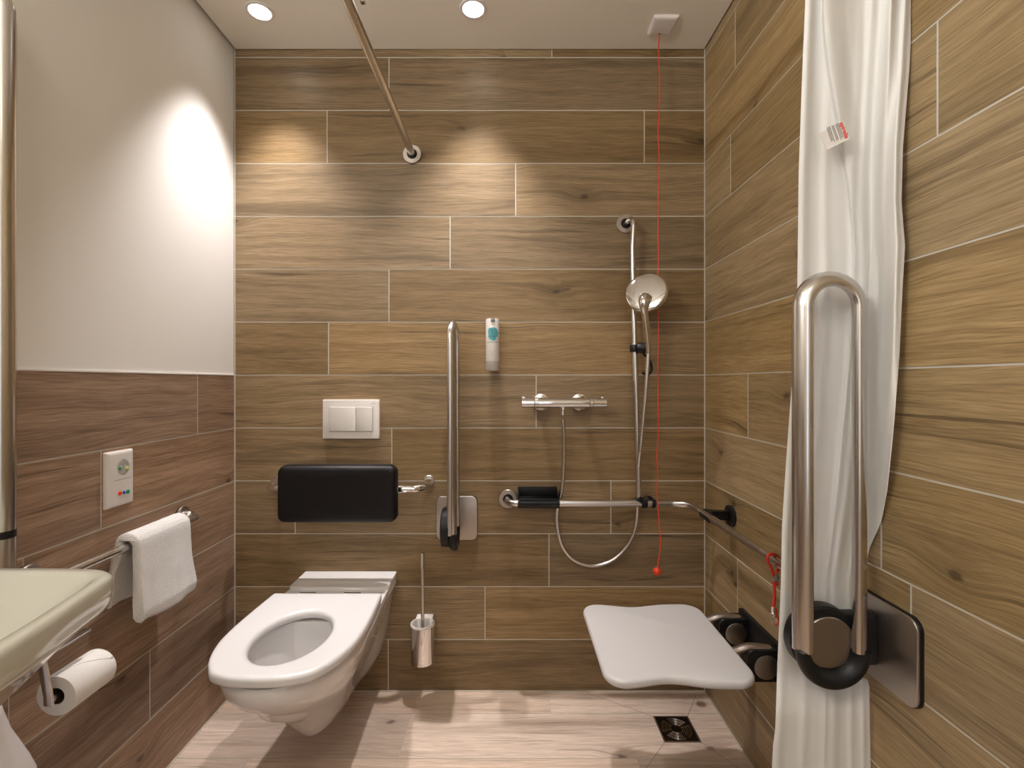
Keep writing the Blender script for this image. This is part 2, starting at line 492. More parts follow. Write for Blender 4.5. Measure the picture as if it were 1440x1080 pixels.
# ---------------------------------------------------------------- lamps
LAMPS = []
def downlight(x, y, label, energy, size, blend, col=(1.0, 0.9, 0.78), first=[None]):
    t = thing('downlight', label, 'ceiling light', (x, y, ZC), 'recessed ceiling downlights')
    bm = loop_lathe(BM(), [(0.046, 0.0), (0.0445, -0.003), (0.036, -0.0035), (0.034, 0.0), (0.034, 0.002), (0.046, 0.002)], (x, y, ZC), (0, 0, 1))
    obj('trim_ring', bm, WPLAST, t)
    bm = lathe(BM(), [(0.0345, 0.001), (0.034, -0.0015), (0.0, -0.0018)], (x, y, ZC), (0, 0, 1))
    obj('lens', bm, LENS, t, label='bright glowing lens')
    ld = bpy.data.lights.new('downlight_beam', 'SPOT'); ld.energy = energy; ld.spot_size = math.radians(size)
    ld.spot_blend = blend; ld.shadow_soft_size = 0.026; ld.color = col
    lo = bpy.data.objects.new('downlight_beam', ld); COL.objects.link(lo); lo.location = (x, y, ZC-0.035)
    return t
WARM = (1.0, 0.94, 0.925)
downlight(-0.840, 1.615, 'round white ceiling downlight above the toilet near the white left wall', 80, 75, 1.0, WARM)
downlight(-0.116, 1.603, 'round white ceiling downlight right of the shower curtain rail', 80, 75, 1.0, WARM)
downlight(0.10, -0.25, 'round white fill downlight added out of view behind the viewer, on the right', 12, 150, 0.9, (1.0, 0.96, 0.90))  # out-of-view downlight added to lift the brightness at the front

# unseen fill lamp added on the left wall to brighten curtain and ceiling
t = thing('fill_lamp', 'long white fill lamp added out of view on the left wall, beside the viewer', 'added fill lamp', (XL, -0.25, 2.02))
obj('back_plate', box(BM(), XL-0.004, XL+0.03, -0.55, 0.05, 2.0, 2.06, 0.004), WPLAST, t)
obj('diffuser', box(BM(), XL+0.03, XL+0.055, -0.54, 0.04, 2.005, 2.055, 0.004), emit('fill_lamp_diffuser', (1.0, 0.95, 0.82), 6), t)
al = bpy.data.lights.new('fill_lamp_glow', 'AREA'); al.shape = 'RECTANGLE'; al.size = 0.10; al.size_y = 0.58; al.energy = 32; al.color = (1.0, 0.985, 0.94)
ao = bpy.data.objects.new('fill_lamp_glow', al); COL.objects.link(ao); ao.location = (XL+0.065, -0.25, 2.03); ao.rotation_euler = (0, -PI/2 - math.radians(35), 0)

# added bluish glow behind the viewer, shaped as an unseen frosted window, for reflections
wf = structure(obj('fill_window_1', box(BM(), -0.02, 0.46, YF, YF+0.03, 0.55, 2.10, 0.004), WPLAST, smooth=False))
obj('glow_pane', box(BM(), 0.03, 0.41, YF+0.028, YF+0.034, 0.60, 2.05), emit('bluish_fill_glow', (0.66, 0.80, 1.0), 1.8), wf, smooth=False)

# ---------------------------------------------------------------- emergency pull cord
pd = 1.703
t = thing('emergency_pull_cord', 'red emergency pull cord hanging from a square white plate on the ceiling', 'pull cord', (0.5415, pd, ZC))
cx_, cy_ = (0.5415 - 0.006, 1.668)
bm = rim_plate(BM(), 0.086, 0.086, 0.003, mapXY(0.545, 1.672), ZC, ZC-0.011, 0.010)
plate = obj('ceiling_plate', bm, WPLAST, t, angle=60)
bm = lathe(BM(), [(0.0035, 0.0), (0.0035, -0.0016), (0.0, -0.0018)], (0.5415, pd, ZC-0.0105), (0, 0, 1), 16)
obj('cord_hole', bm, INK, plate)
bm = lathe(BM(), [(0.002, 0.0), (0.002, -0.0012), (0.0, -0.0014)], (0.548, 1.676, ZC-0.0105), (0, 0, 1), 16)
obj('screw', bm, GREY, plate)
cord = [(927.5, 42), (926.2, 70), (927.3, 112), (927, 155), (925.6, 185), (927, 232), (925.4, 275), (925.2, 305), (926, 365), (924.2, 412), (926, 455), (925, 520), (926, 603), (923.8, 637), (924.6, 665), (924, 690), (924.6, 702), (927.3, 740), (928.8, 765), (925.8, 790), (924.5, 798)]
bm = sweep(BM(), spline([P(u, v, pd if v > 60 else pd) for u, v in cord], 5), 0.0019, n=8)
obj('cord', bm, RED, t)
bm = BM(); bmesh.ops.create_uvsphere(bm, u_segments=24, v_segments=16, radius=0.0142); bmesh.ops.translate(bm, vec=P(923.8, 803.5, pd), verts=bm.verts)
obj('bead', bm, RED, t)

# ---------------------------------------------------------------- wall flange shared by the rails
def flange(t, c, normal, R=0.0352, ri=0.0185, name='wall_flange', dark=False):
    n = Vector(normal)
    bm = lathe(BM(), [(R-0.001, 0.0), (R-0.0005, 0.004), (R-0.003, 0.0042)], c, n)
    base = obj(name, bm, BLACK, t)
    bm = loop_lathe(BM(), [(R, 0.004), (R, 0.0075), (R-0.002, 0.0095), (ri+0.001, 0.0095), (ri, 0.008), (ri, 0.004)], c, n)
    obj('flange_ring', bm, BLACK if dark else STEEL_F, base)
    return base

# ---------------------------------------------------------------- curtain rail
RX, RZ, RY = -0.360, 2.027, 0.872
t = thing('curtain_rail', 'long steel shower curtain rail running along the ceiling from the back wall', 'rail', (RX, YB, RZ))
bm = sweep(BM(), fillet([(RX, YB-0.002, RZ), (RX, RY, RZ), (XR, RY, RZ)], 0.10, 12), 0.0125, n=24)
obj('pipe', bm, STEEL, t)
flange(t, (RX, YB, RZ), (0, -1, 0))
flange(t, (XR, RY, RZ), (-1, 0, 0))
hx = -0.3195
bm = sweep(BM(), [(hx, 1.05, 2.004), (hx, 1.05, ZC)], 0.0062, n=20)
h = obj('ceiling_hanger', bm, STEEL, t)
bm = sweep(BM(), [(RX, 1.05, RZ-0.004), (hx, 1.05, RZ-0.004)], 0.004, n=12)
obj('hanger_arm', bm, STEEL, h)
bm = lathe(BM(), [(0.0028, 0.0), (0.0028, -0.0012), (0, -0.0013)], (hx, 1.05, 2.004), (0, 0, 1), 16)
obj('grub_screw', bm, INK, h)

# ---------------------------------------------------------------- curtain
def interp(tab, v):
    if v <= tab[0][0]: return tab[0][1]
    for (a, b), (c, d) in zip(tab, tab[1:]):
        if v <= c:
            k = (v-a)/(c-a); return b + (d-b)*k
    return tab[-1][1]
def sstep(a, b, x):
    k = min(1, max(0, (x-a)/(b-a))); return k*k*(3-2*k)
LT = [(-200, 1138), (0, 1133), (100, 1128), (230, 1123), (400, 1121), (500, 1116), (560, 1112), (680, 1104), (760, 1099.5), (850, 1098), (980, 1093), (1055, 1090), (1080, 1087), (1400, 1072)]
RT = [(-200, 1287), (0, 1285), (110, 1279), (215, 1270), (290, 1268), (330, 1271), (350, 1273), (400, 1270), (500, 1265), (540, 1262), (620, 1254), (690, 1247), (760, 1236), (800, 1228), (840, 1220), (900, 1219), (960, 1222), (1080, 1224), (1400, 1230)]
def ridge(s, c, w, a, sharp=1.0):
    d = (s-c)/(w if s < c else w*sharp)
    return a*math.exp(-d*d)
def cur(s, z):
    v0 = CY + (CZ - z)*F/0.90
    L, R = interp(LT, v0), interp(RT, v0)
    u = L + (R-L)*s
    # behind the folding rail the cloth is pushed back; right of it it stays near the wall
    low = sstep(2.02, 1.30, z)
    back = 0.872 + low*0.113*(1 - sstep(1222, 1262, u))
    hub = sstep(0.83, 0.76, z)*(1 - sstep(0.60, 0.50, z))
    back += hub*sstep(1200, 1222, u)*0.02*0
    y0 = back
    if z < 0.80: y0 = back + (0.985 - back)*sstep(0.86, 0.79, z)
    if z < 0.60: y0 -= sstep(0.575, 0.50, z)*0.028
    dg = 0.17 + 0.36*sstep(0, 320, v0)                      # the flap edge that runs diagonally down
    f = ridge(s, 0.05, 0.05, 0.012) + ridge(s, 0.62, 0.05, 0.011) + ridge(s, 0.80, 0.035, 0.010) + ridge(s, 0.93, 0.03, 0.008)
    amp = 1 - 0.4*low
    f += 0.020*(sstep(dg-0.022, dg, s) - sstep(dg+0.02, dg+0.22, s))*(1 - 0.8*sstep(250, 600, v0))
    f += 0.004*math.sin(s*15 + z*1.3) + 0.0006*math.sin(s*31 - z*2.1 + 1)
    f += ridge(s, 0.33 - 0.05*z, 0.05, 0.010)*low + ridge(s, 0.52, 0.04, 0.009)*low
    f += 0.0025*math.sin(z*17 + s*9)*low*ridge(s, 0.8, 0.3, 1)
    y = y0 - f*amp*(1 - 0.5*hub)*(1 - 0.45*sstep(0.75, 0.5, z))
    x = min((u-CX)*y/F, 0.7245 if 0.56 < z < 0.80 else 0.7405)
    return Vector((x, y, z))
t = thing('shower_curtain', 'white fabric shower curtain gathered in folds against the right wall', 'curtain', (0.62, 0.90, 0.02))
bm = BM(); NS, NZ = 150, 190
G = [[bm.verts.new(cur(i/NS, 2.0 - 1.975*j/NZ)) for i in range(NS+1)] for j in range(NZ+1)]
for j in range(NZ):
    for i in range(NS): bm.faces.new((G[j][i], G[j][i+1], G[j+1][i+1], G[j+1][i]))
cc = obj('cloth', bm, CLOTH, t, angle=180)
sm = cc.modifiers.new('thickness', 'SOLIDIFY'); sm.thickness = 0.0012
for k in range(7):
    xk = 0.52 + 0.185*k/6
    pts = [(xk, RY + 0.021*math.cos(a), RZ - 0.012 + 0.026*math.sin(a)) for a in [2*PI*q/24 for q in range(25)]]
    obj('hook_ring', sweep(BM(), pts, 0.0016, n=8, cap=False), WPLAST, t)
# care tag
tgd = min(cur(a/60, z_/100).y for a in range(10, 32) for z_ in range(156, 170)) - 0.003
def tagp(u, v): return P(u, v, tgd)
A, B, C, D = tagp(1152, 188.6), tagp(1184.8, 169.6), tagp(1194, 195.5), tagp(1162.6, 211.3)
bm = BM()
N_ = Vector((0, -1, 0))*0.0006
ring_faces(bm, [[A, B, C, D], [A+N_, B+N_, C+N_, D+N_]])
ct = obj('care_tag', bm, WPLAST, t, smooth=False, label='small white care tag printed in red and grey')
xd = (C-B).normalized(); yd = (B-A).normalized(); yd = (yd - xd*yd.dot(xd)).normalized()
wl = (C-B).length; hl = (B-A).length
bm = text_bm(BM(), 'spirella', 0.0112, (B+C)/2 - yd*0.0042 + N_*1.6, xd, yd, 0.0003, bold=0.0003)
obj('brand_lettering', bm, INKR, ct, smooth=False)
bm = BM(); r_ = random.Random(3)
for k in range(10):
    if k in (3, 6): continue
    o_ = B + (C-B)*0.06 - yd*(0.0105 + k*0.0026) + N_*1.6
    x = 0.0
    while x < wl*0.86 - r_.random()*0.006:
        ww = 0.0008 + r_.random()*0.0022
        p = o_ + xd*x
        ring_faces(bm, [[p, p+xd*ww, p+xd*ww+yd*0.0010, p+yd*0.0010], [q + N_*0.3 for q in (p, p+xd*ww, p+xd*ww+yd*0.0010, p+yd*0.0010)]])
        x += ww + 0.0005
obj('fine_print', bm, INK, ct, smooth=False)

# ---------------------------------------------------------------- fold-up support rails
def fold_rail(loc, rz, label):
    """plate on the wall y=0 facing -y, origin at plate centre"""
    t = thing('folding_grab_rail', label, 'grab rail', (0, 0, 0), 'folding grab rails swung upright')
    bm = prism(BM(), rrect(0.156, 0.166, 0.022), mapXZ(0, 0), 0.0, -0.0075, 0.001)
    p = obj('wall_plate', bm, BLACK, t)
    bm = prism(BM(), rrect(0.154, 0.164, 0.022), mapXZ(0, 0), -0.0075, -0.0115, 0.0015)
    obj('plate_face', bm, STEEL_F, p, label='satin steel face')
    yc, hs = -0.114, 0.0553
    top, bot = 0.658, -0.012
    legs = [(0, yc+hs, bot)]
    path = [Vector((0, yc-hs, bot)), Vector((0, yc-hs, top*0.5)), Vector((0, yc-hs, top))]
    for k in range(1, 25):
        a = PI - PI*k/24
        path.append(Vector((0, yc + hs*math.cos(a), top + hs*math.sin(a))))
    path += [Vector((0, yc+hs, top*0.5)), Vector((0, yc+hs, bot))]
    bm = sweep(BM(), path, 0.0190, 0.0125, tilt=math.radians(42.5), n=28, up=(1, 0, 0))
    obj('loop_tube', bm, STEEL, t)
    path = [Vector((0, yc + hs*math.cos(a), bot - hs*math.sin(a))) for a in [PI*k/28 for k in range(29)]]
    path = [Vector((0, yc+hs, bot+0.002))] + path + [Vector((0, yc-hs, bot+0.002))]
    bm = sweep(BM(), path, 0.0192, 0.0128, tilt=math.radians(-42.5), n=28, up=(1, 0, 0))
    obj('lower_bend', bm, BLACK, t)
    bm = lathe(BM(), [(0.064, -0.040), (0.068, -0.036), (0.068, -0.014), (0.064, -0.010), (0.052, -0.010)], (0, yc-0.004, 0.0), (1, 0, 0), 56)
    hub = obj('hinge_hub', bm, BLACK, t)
    bm = lathe(BM(), [(0.0505, -0.010), (0.0505, -0.005), (0.049, -0.0035), (0.0, -0.0035)], (0, yc-0.001, 0.0), (1, 0, 0), 56)
    obj('hub_cap', bm, CAP_STEEL, hub, label='satin metal cap')
    bm = box(BM(), -0.039, -0.012, yc, -0.0112, -0.050, 0.052, 0.005)
    obj('hinge_arm', bm, BLACK, t)
    t.location = loc; t.rotation_euler = (0, 0, rz)
    return t
fold_rail((-0.191, YB, 0.657), 0, 'steel folding grab rail swung upright on the back wall between toilet and shower')
fold_rail((XR, 0.930, 0.657), -PI/2, 'large steel folding grab rail swung upright in front of the white curtain')

# ---------------------------------------------------------------- toilet
TX = -0.593
t = thing('toilet', 'white wall-hung toilet with long bowl and open seat without lid', 'toilet', (TX, YB, 0.10))
def outline(hwf, yf, hwr, yr, ymid, n=40, p=2.15):
    """closed outline in plan: straight back at yr, sides to ymid, rounded front at yf"""
    pts = []
    for i in range(n+1):
        a = PI*i/n
        c, s = math.cos(a), math.sin(a)
        x = math.copysign(abs(c)**(2/p), c); y = abs(s)**(2/p)
        pts.append((TX + hwf*x, ymid - (ymid-yf)*y))
    m = 12
    left = [(TX - hwf + (hwf-hwr)*sstep(0, 1, k/m), ymid + (yr-ymid)*k/m) for k in range(1, m+1)]
    right = [(TX + hwr + (hwf-hwr)*sstep(0, 1, k/m), yr + (ymid-yr)*k/m) for k in range(0, m)]
    return pts + left + right
secs = [(0.107, 0.050, 1.440, 0.082, 1.62), (0.101, 0.040, 1.46, 0.07, 1.62)]
prof = [  # z, half width front, front y, half width rear, y where the sides start
    (0.098, 0.030, 1.47, 0.055, 1.64), (0.100, 0.046, 1.445, 0.078, 1.63), (0.108, 0.058, 1.425, 0.090, 1.62), (0.125, 0.070, 1.405, 0.100, 1.60),
    (0.17, 0.088, 1.365, 0.122, 1.56), (0.23, 0.110, 1.310, 0.136, 1.50), (0.29, 0.137, 1.245, 0.146, 1.45), (0.335, 0.158, 1.190, 0.153, 1.42),
    (0.37, 0.172, 1.148, 0.159, 1.40), (0.395, 0.179, 1.130, 0.165, 1.39), (0.42, 0.183, 1.122, 0.170, 1.385), (0.436, 0.1835, 1.122, 0.172, 1.385), (0.441, 0.181, 1.126, 0.171, 1.385)]
rings = [[Vector((x, y, z)) for x, y in outline(hf, yf, hr, YB-0.001, ym)] for z, hf, yf, hr, ym in prof]
# inner bowl: same point count, rings shrink to the water
def egg(cx, cy, hw, yf, yb, z, n):
    out = []
    for i in range(n):
        a = 2*PI*i/n
        x = cx + hw*math.cos(a)
        y = cy - (cy-yf)*math.sin(a) if math.sin(a) > 0 else cy - (yb-cy)*math.sin(a)
        out.append(Vector((x, y, z)))
    return out
# resample so the outline begins at +x side like the egg
n0 = len(rings[0])
def eggring(hw, yf, yb, z):
    cy = (yf+yb)/2
    out = []
    for p in rings[-1]:
        a = math.atan2(-(p.y-1.36)/0.25, (p.x-TX)/0.18)
        s = math.sin(a)
        out.append(Vector((TX + hw*math.cos(a), cy - (yb-yf)/2*s, z)))
    return out
inner = [eggring(0.112, 1.165, 1.465, 0.441), eggring(0.110, 1.167, 1.463, 0.430), eggring(0.122, 1.160, 1.475, 0.405), eggring(0.112, 1.175, 1.465, 0.36), eggring(0.092, 1.215, 1.455, 0.30), eggring(0.068, 1.29, 1.44, 0.245), eggring(0.045, 1.33, 1.42, 0.215)]
bm = BM(); ring_faces(bm, rings + inner, True, True, True)
obj('bowl', bm, CERAMIC, t, angle=50)
# raised deck against the wall
bm = BM()
pr = lambda z, d, yf: [Vector((TX-0.1735+d, YB-0.001, z)), Vector((TX-0.1735+d, yf+0.012, z)), Vector((TX-0.1735+d+0.012, yf, z)), Vector((TX+0.1735-d-0.012, yf, z)), Vector((TX+0.1735-d, yf+0.012, z)), Vector((TX+0.1735-d, YB-0.001, z))]
ring_faces(bm, [pr(0.41, 0.002, 1.650), pr(0.445, 0.001, 1.657), pr(0.450, 0.0, 1.660), pr(0.4525, 0.002, 1.664), pr(0.453, 0.005, 1.668)])
obj('rear_deck', bm, CERAMIC, t, angle=50)
# seat ring
hwt = [(1.116, 0.0), (1.1185, 0.052), (1.125, 0.082), (1.140, 0.118), (1.165, 0.140), (1.195, 0.158), (1.235, 0.173), (1.285, 0.1845), (1.340, 0.1885), (1.40, 0.1885), (1.47, 0.1855), (1.53, 0.1815), (1.566, 0.1785), (1.572, 0.174)]
right_ = [(TX + h_, y) for y, h_ in hwt]
left_ = [(TX - h_, y) for y, h_ in hwt[1:]]
outl = right_ + left_[::-1]
front_ = [(TX - hwt[1][1], hwt[1][0])] + right_
sr = spline([Vector((a, b, 0)) for a, b in front_], 4)[4:]
so = [(p.x, p.y) for p in sr]
xe, ye = so[-1]
so += [(TX + (xe-TX)*(1 - 2*k/14), ye) for k in range(1, 14)]
so += [(2*TX - p.x, p.y) for p in reversed(sr[1:])]
def seat_ring(shr, z):
    out = []
    for x, y in so:
        d = Vector((x-TX, y-1.35)); L_ = d.length
        d *= (L_-shr)/L_
        out.append(Vector((TX+d.x, 1.35+d.y, z)))
    return out
def hole(grow, z):
    out = []
    for x, y in so:
        a = math.atan2((y-1.315), (x-TX)*1.25)
        s = math.sin(a)
        hy = 0.137
        out.append(Vector((TX + (0.099+grow)*math.cos(a), 1.313 + (hy+grow)*s, z)))
    return out
ZS = 0.474
R_ = [seat_ring(0.006, 0.4475), seat_ring(0.001, 0.450), seat_ring(0.0, 0.455), seat_ring(0.0, 0.464), seat_ring(0.002, 0.470), seat_ring(0.007, 0.4735), seat_ring(0.016, ZS),
      hole(0.016, ZS), hole(0.008, 0.4725), hole(0.002, 0.468), hole(0.0, 0.460), hole(0.001, 0.451), hole(0.005, 0.4475)]
bm = BM(); V = [[bm.verts.new(p) for p in r] for r in R_]
for i in range(len(V)):
    q = (i+1) % len(V)
    for j in range(len(so)):
        k = (j+1) % len(so); bm.faces.new((V[i][j], V[i][k], V[q][k], V[q][j]))
seat = obj('seat', bm, SEATP, t, angle=60)
for s in (-1, 1):
    bm = BM()
    for q in range(3):
        ang = [PI*1.1, PI*1.5, PI*0.62][q] if s < 0 else [0, -PI/2, PI*0.38][q]
    bm = box(BM(), TX+s*0.120-0.011, TX+s*0.120+0.011, 1.19 if s < 0 else 1.20, 1.235, 0.4415, 0.448, 0.001)
    obj('buffer', bm, GREY, seat)
for s in (-1, 1):
    bm = sweep(BM(), [(TX+s*0.075-0.028, 1.590, 0.457), (TX+s*0.075+0.028, 1.590, 0.457)], 0.0095, n=20)
    hg = obj('hinge', bm, CHROME, seat)
    bm = lathe(BM(), [(0.016, 0), (0.016, 0.006), (0.012, 0.010), (0, 0.0105)], (TX+s*0.075, 1.60, 0.4405), (0, 0, 1), 24)
    obj('hinge_foot', bm, CHROME, hg)

# ---------------------------------------------------------------- flush plate
c = P(493.5, 589.5, 1.79)
t = thing('flush_plate', 'white rectangular dual flush plate on the wall above the toilet', 'flush plate', (c.x, YB, c.z))
bm = prism(BM(), rrect(0.2115, 0.1465, 0.003, 3), mapXZ(c.x, c.z), YB, YB-0.012, 0.0015)
fp = obj('cover_frame', bm, WPLAST, t)
for nm, a, b in (('large_button', 463.3, 500.2), ('small_button', 501, 523.6)):
    p0, p1 = P(a, 572.2, 1.787), P(b, 606.2, 1.787)
    bm = prism(BM(), rrect(p1.x-p0.x, p0.z-p1.z, 0.0015, 3), mapXZ((p0.x+p1.x)/2, (p0.z+p1.z)/2), YB-0.012, YB-0.0155, 0.001)
    obj(nm, bm, BTN, t)
p0, p1 = P(462.4, 571.3, 1.787), P(524.4, 607.6, 1.787)
bm = box(BM(), p0.x, p1.x, YB-0.0124, YB-0.0115, p1.z, p0.z)
obj('button_recess', bm, GREY, fp, smooth=False)
bm = text_bm(BM(), 'GEBERIT', 0.0062, P(525.6, 567.2, YB-0.0122), (1, 0, 0), (0, 0, 1), 0.0003)
obj('maker_lettering', bm, GREY, fp, smooth=False)

# ---------------------------------------------------------------- padded backrest
bx, bz = -0.583, 0.786
t = thing('padded_backrest', 'black padded backrest on a bent steel bar above the toilet', 'backrest', (bx, YB, bz))
path = fillet([(bx-0.285, YB-0.001, bz+0.010), (bx-0.285, YB-0.10, bz), (bx+0.285, YB-0.10, bz), (bx+0.285, YB-0.001, bz+0.010)], 0.055, 12)
bm = sweep(BM(), path, 0.0135, n=24)
obj('support_bar', bm, CHROME, t)
for s in (-1, 1): 
    bm = lathe(BM(), [(0.020, 0), (0.020, 0.003), (0.0185, 0.0045), (0, 0.0046)], (bx+s*0.285, YB, bz+0.010), (0, -1, 0), 32)
    obj('wall_disc', bm, STEEL_F, t)
pc = P(473, 694, 1.635)
W_, H_ = 0.410, 0.198
def padring(dx, dz, y, bow):
    out = []
    for a, b in rrect(W_-2*dx, H_-2*dz, 0.024-min(dx, 0.012), 8):
        k = 1 - (a/(W_/2))**2
        zz = b + (0.020*k - 0.006 if b > 0 else -0.006*k)*bow
        out.append(Vector((pc.x + a, y + 0.012*(a/(W_/2))**2*-1, pc.z + zz - 0.002)))
    return out
bm = BM(); ring_faces(bm, [padring(0.010, 0.010, 1.692, 1), padring(0.003, 0.003, 1.688, 1), padring(0, 0, 1.680, 1), padring(0, 0, 1.662, 1), padring(0.002, 0.002, 1.650, 1), padring(0.008, 0.008, 1.642, 1), padring(0.018, 0.018, 1.639, 1), padring(0.05, 0.05, 1.638, 1)])
obj('pad', bm, PAD, t, angle=70)

# ---------------------------------------------------------------- toilet brush
bxx, byy = -0.3105, 1.738
t = thing('toilet_brush', 'toilet brush with steel handle in a wall-hung steel cup beside the toilet', 'toilet brush', (bxx, byy, 0.145))
bm = loop_lathe(BM(), [(0.040, 0.0), (0.0425, 0.002), (0.0425, 0.134), (0.0405, 0.134), (0.0405, 0.004), (0.0, 0.004), (0.0, 0.0)], (bxx, byy, 0.150), (0, 0, 1), 44)
cup = obj('cup', bm, CHROME, t)
bm = loop_lathe(BM(), [(0.0440, 0.134), (0.0440, 0.139), (0.0425, 0.1405), (0.0375, 0.1405), (0.036, 0.138), (0.034, 0.03), (0.0395, 0.03), (0.040, 0.134)], (bxx, byy, 0.150), (0, 0, 1), 44)
bmesh.ops.create_cone(bm, segments=32, radius1=0.034, radius2=0.034, depth=0.004, cap_ends=True, matrix=Matrix.Translation((bxx, byy, 0.24)))
obj('liner', bm, WPLAST, cup, label='white plastic liner')
bm = box(BM(), bxx-0.031, bxx+0.031, byy+0.030, YB, 0.270, 0.2925, 0.002)
obj('wall_bracket', bm, WPLAST, t)
bm = sweep(BM(), [(bxx, byy, 0.243), (bxx, byy, 0.40), (bxx, byy, 0.5435), (bxx, byy, 0.5445)], 0.0066, n=20)
obj('handle', bm, STEEL, t)

# ---------------------------------------------------------------- soap dispenser
dc = P(692.5, 484, 1.745)
ztop, zbot = P(0, 448.5, 1.745).z, P(0, 521, 1.72).z
t = thing('shampoo_dispenser', 'slim white shampoo dispenser with teal print on the back wall', 'dispenser', (dc.x, YB, zbot))
def ell(a, b, z, yc=1.748, n=44):
    return [Vector((dc.x + a*math.cos(2*PI*k/n), yc + b*math.sin(2*PI*k/n), z)) for k in range(n)]
bm = BM(); zs = zbot+0.034
ring_faces(bm, [ell(0.0245, 0.0235, zs), ell(0.0250, 0.024, zs+0.002), ell(0.0250, 0.024, ztop-0.006), ell(0.0238, 0.0225, ztop-0.001), ell(0.021, 0.020, ztop)])
tube = obj('bottle', bm, WPLAST, t)
bm = BM(); ring_faces(bm, [ell(0.0225, 0.0215, zbot), ell(0.0238, 0.0228, zbot+0.002), ell(0.0242, 0.0232, zs)])
obj('base_cap', bm, GREY, t, label='grey lower cap')
bm = box(BM(), dc.x-0.012, dc.x+0.012, 1.768, YB, zbot+0.02, ztop-0.02, 0.003)
obj('wall_holder', bm, WPLAST, t)
bm = box(BM(), dc.x-0.0075+0.002, dc.x+0.0075+0.002, 1.7228, 1.735, ztop-0.0135, ztop-0.0005, 0.001)
obj('push_button', bm, GREYD, t, label='grey push button')
def onb(a, z, lift=0.0004):    # a in metres around the bottle front
    th = a/0.0245
    return Vector((dc.x + (0.025+lift)*math.sin(th), 1.748 - (0.024+lift)*math.cos(th), z))
bm = BM(); cz_ = P(0, 469, 1.723).z
rr = random.Random(5); n = 40; pts = []
for k in range(n):
    a = 2*PI*k/n
    r = 0.0215*(1 + 0.07*math.sin(3*a+0.6) + 0.06*math.sin(5*a+2) + 0.03*math.sin(9*a))
    pts.append((0.003 + r*0.93*math.cos(a), cz_ + r*1.12*math.sin(a)))
cv = bm.verts.new(onb(0.003, cz_)); 
prev = None; rings_ = []
for f_ in (0.33, 0.66, 1.0):
    rings_.append([bm.verts.new(onb(0.003+(a-0.003)*f_, cz_+(z-cz_)*f_)) for a, z in pts])
for k in range(n):
    q = (k+1) % n
    bm.faces.new((cv, rings_[0][k], rings_[0][q]))
    for i in range(2): bm.faces.new((rings_[i][k], rings_[i+1][k], rings_[i+1][q], rings_[i][q]))
obj('printed_blot', bm, TEAL, tube, label='teal printed blot')
def btext(lines):
    bm = BM()
    for s, size, z, a0 in lines:
        text_bm(bm, s, size, (a0, 0, z), (1, 0, 0), (0, 0, 1), 0)
    for v in bm.verts: v.co = onb(v.co.x, v.co.z, 0.0007)
    return bm
zz = lambda v: P(0, v, 1.723).z
bm = btext([('ALL', 0.0085, zz(464.8), 0.001), ('IN', 0.0085, zz(469.0), 0.002), ('ONE', 0.0092, zz(473.0), 0.002), ('HAIR AND BODY', 0.0062, zz(481.2), 0.0015)])
obj('front_lettering', bm, INK, tube, smooth=False)
bm = BM()
for du, dv, rad in ((-1.8, 494.5, 0.0035), (-0.4, 497, 0.0042), (0.8, 500, 0.0032)):
    z0 = zz(dv); a0 = du*0.00256
    pts = [onb(a0 + rad*math.cos(2*PI*k/14), z0 + rad*math.sin(2*PI*k/14), 0.0005) for k in range(12)]
    sweep(bm, pts, 0.0004, n=6)
obj('line_emblem', bm, GREY, tube)

# ---------------------------------------------------------------- shower mixer
my, mz = 1.735, P(0, 566.5, 1.735).z
t = thing('shower_mixer', 'chrome bar-shaped shower mixer tap mounted on the back wall', 'mixer tap', (0.205, YB, mz))
def xs(u): return (u-CX)*my/F
bm = lathe(BM(), [(0.0, xs(752)), (0.0188, xs(752)), (0.0188, xs(828)), (0.0, xs(828))], (0, my, mz), (1, 0, 0), 40)
obj('body', bm, CHROME, t)
for nm, a, b, c in (('temperature_handle', 733.5, 751, 752), ('flow_handle', 852.5, 834, 833)):
    bm = lathe(BM(), [(0.0, xs(a)), (0.0175, xs(a)), (0.0188, xs(a)+(0.001 if b > a else -0.001)), (0.0188, xs(b)), (0.0150, xs(c))], (0, my, mz), (1, 0, 0), 40)
    hd = obj(nm, bm, CHROME, t)
    xx = xs(a) + (0.008 if b > a else -0.012)
    bm = box(BM(), xx-0.007, xx+0.007, my-0.004, my+0.005, mz+0.017, mz+0.0225, 0.001)
    obj('handle_nub', bm, CHROME, hd)
for a in (754.3, 831):
    bm = loop_lathe(BM(), [(0.0186, xs(a)-0.007), (0.0200, xs(a)-0.006), (0.0200, xs(a)+0.006), (0.0186, xs(a)+0.007), (0.012, xs(a)+0.006), (0.012, xs(a)-0.006)], (0, my, mz), (1, 0, 0), 40)
    obj('collar', bm, STEEL, t)
for u in (761, 815.5):
    xx = (u-CX)*1.79/F
    bm = lathe(BM(), [(0.033, 0.0), (0.033, 0.004), (0.031, 0.007), (0.016, 0.0085), (0.0135, 0.011), (0.0135, YB-my-0.006)], (xx, YB, mz), (0, -1, 0), 40)
    obj('escutcheon', bm, CHROME, t)
hxm = xs(791.5)
bm = lathe(BM(), [(0.0115, 0.0), (0.0115, -0.012), (0.0095, -0.014), (0.0095, -0.030)], (hxm, my, mz-0.014), (0, 0, 1), 28)
obj('hose_outlet', bm, CHROME, t)

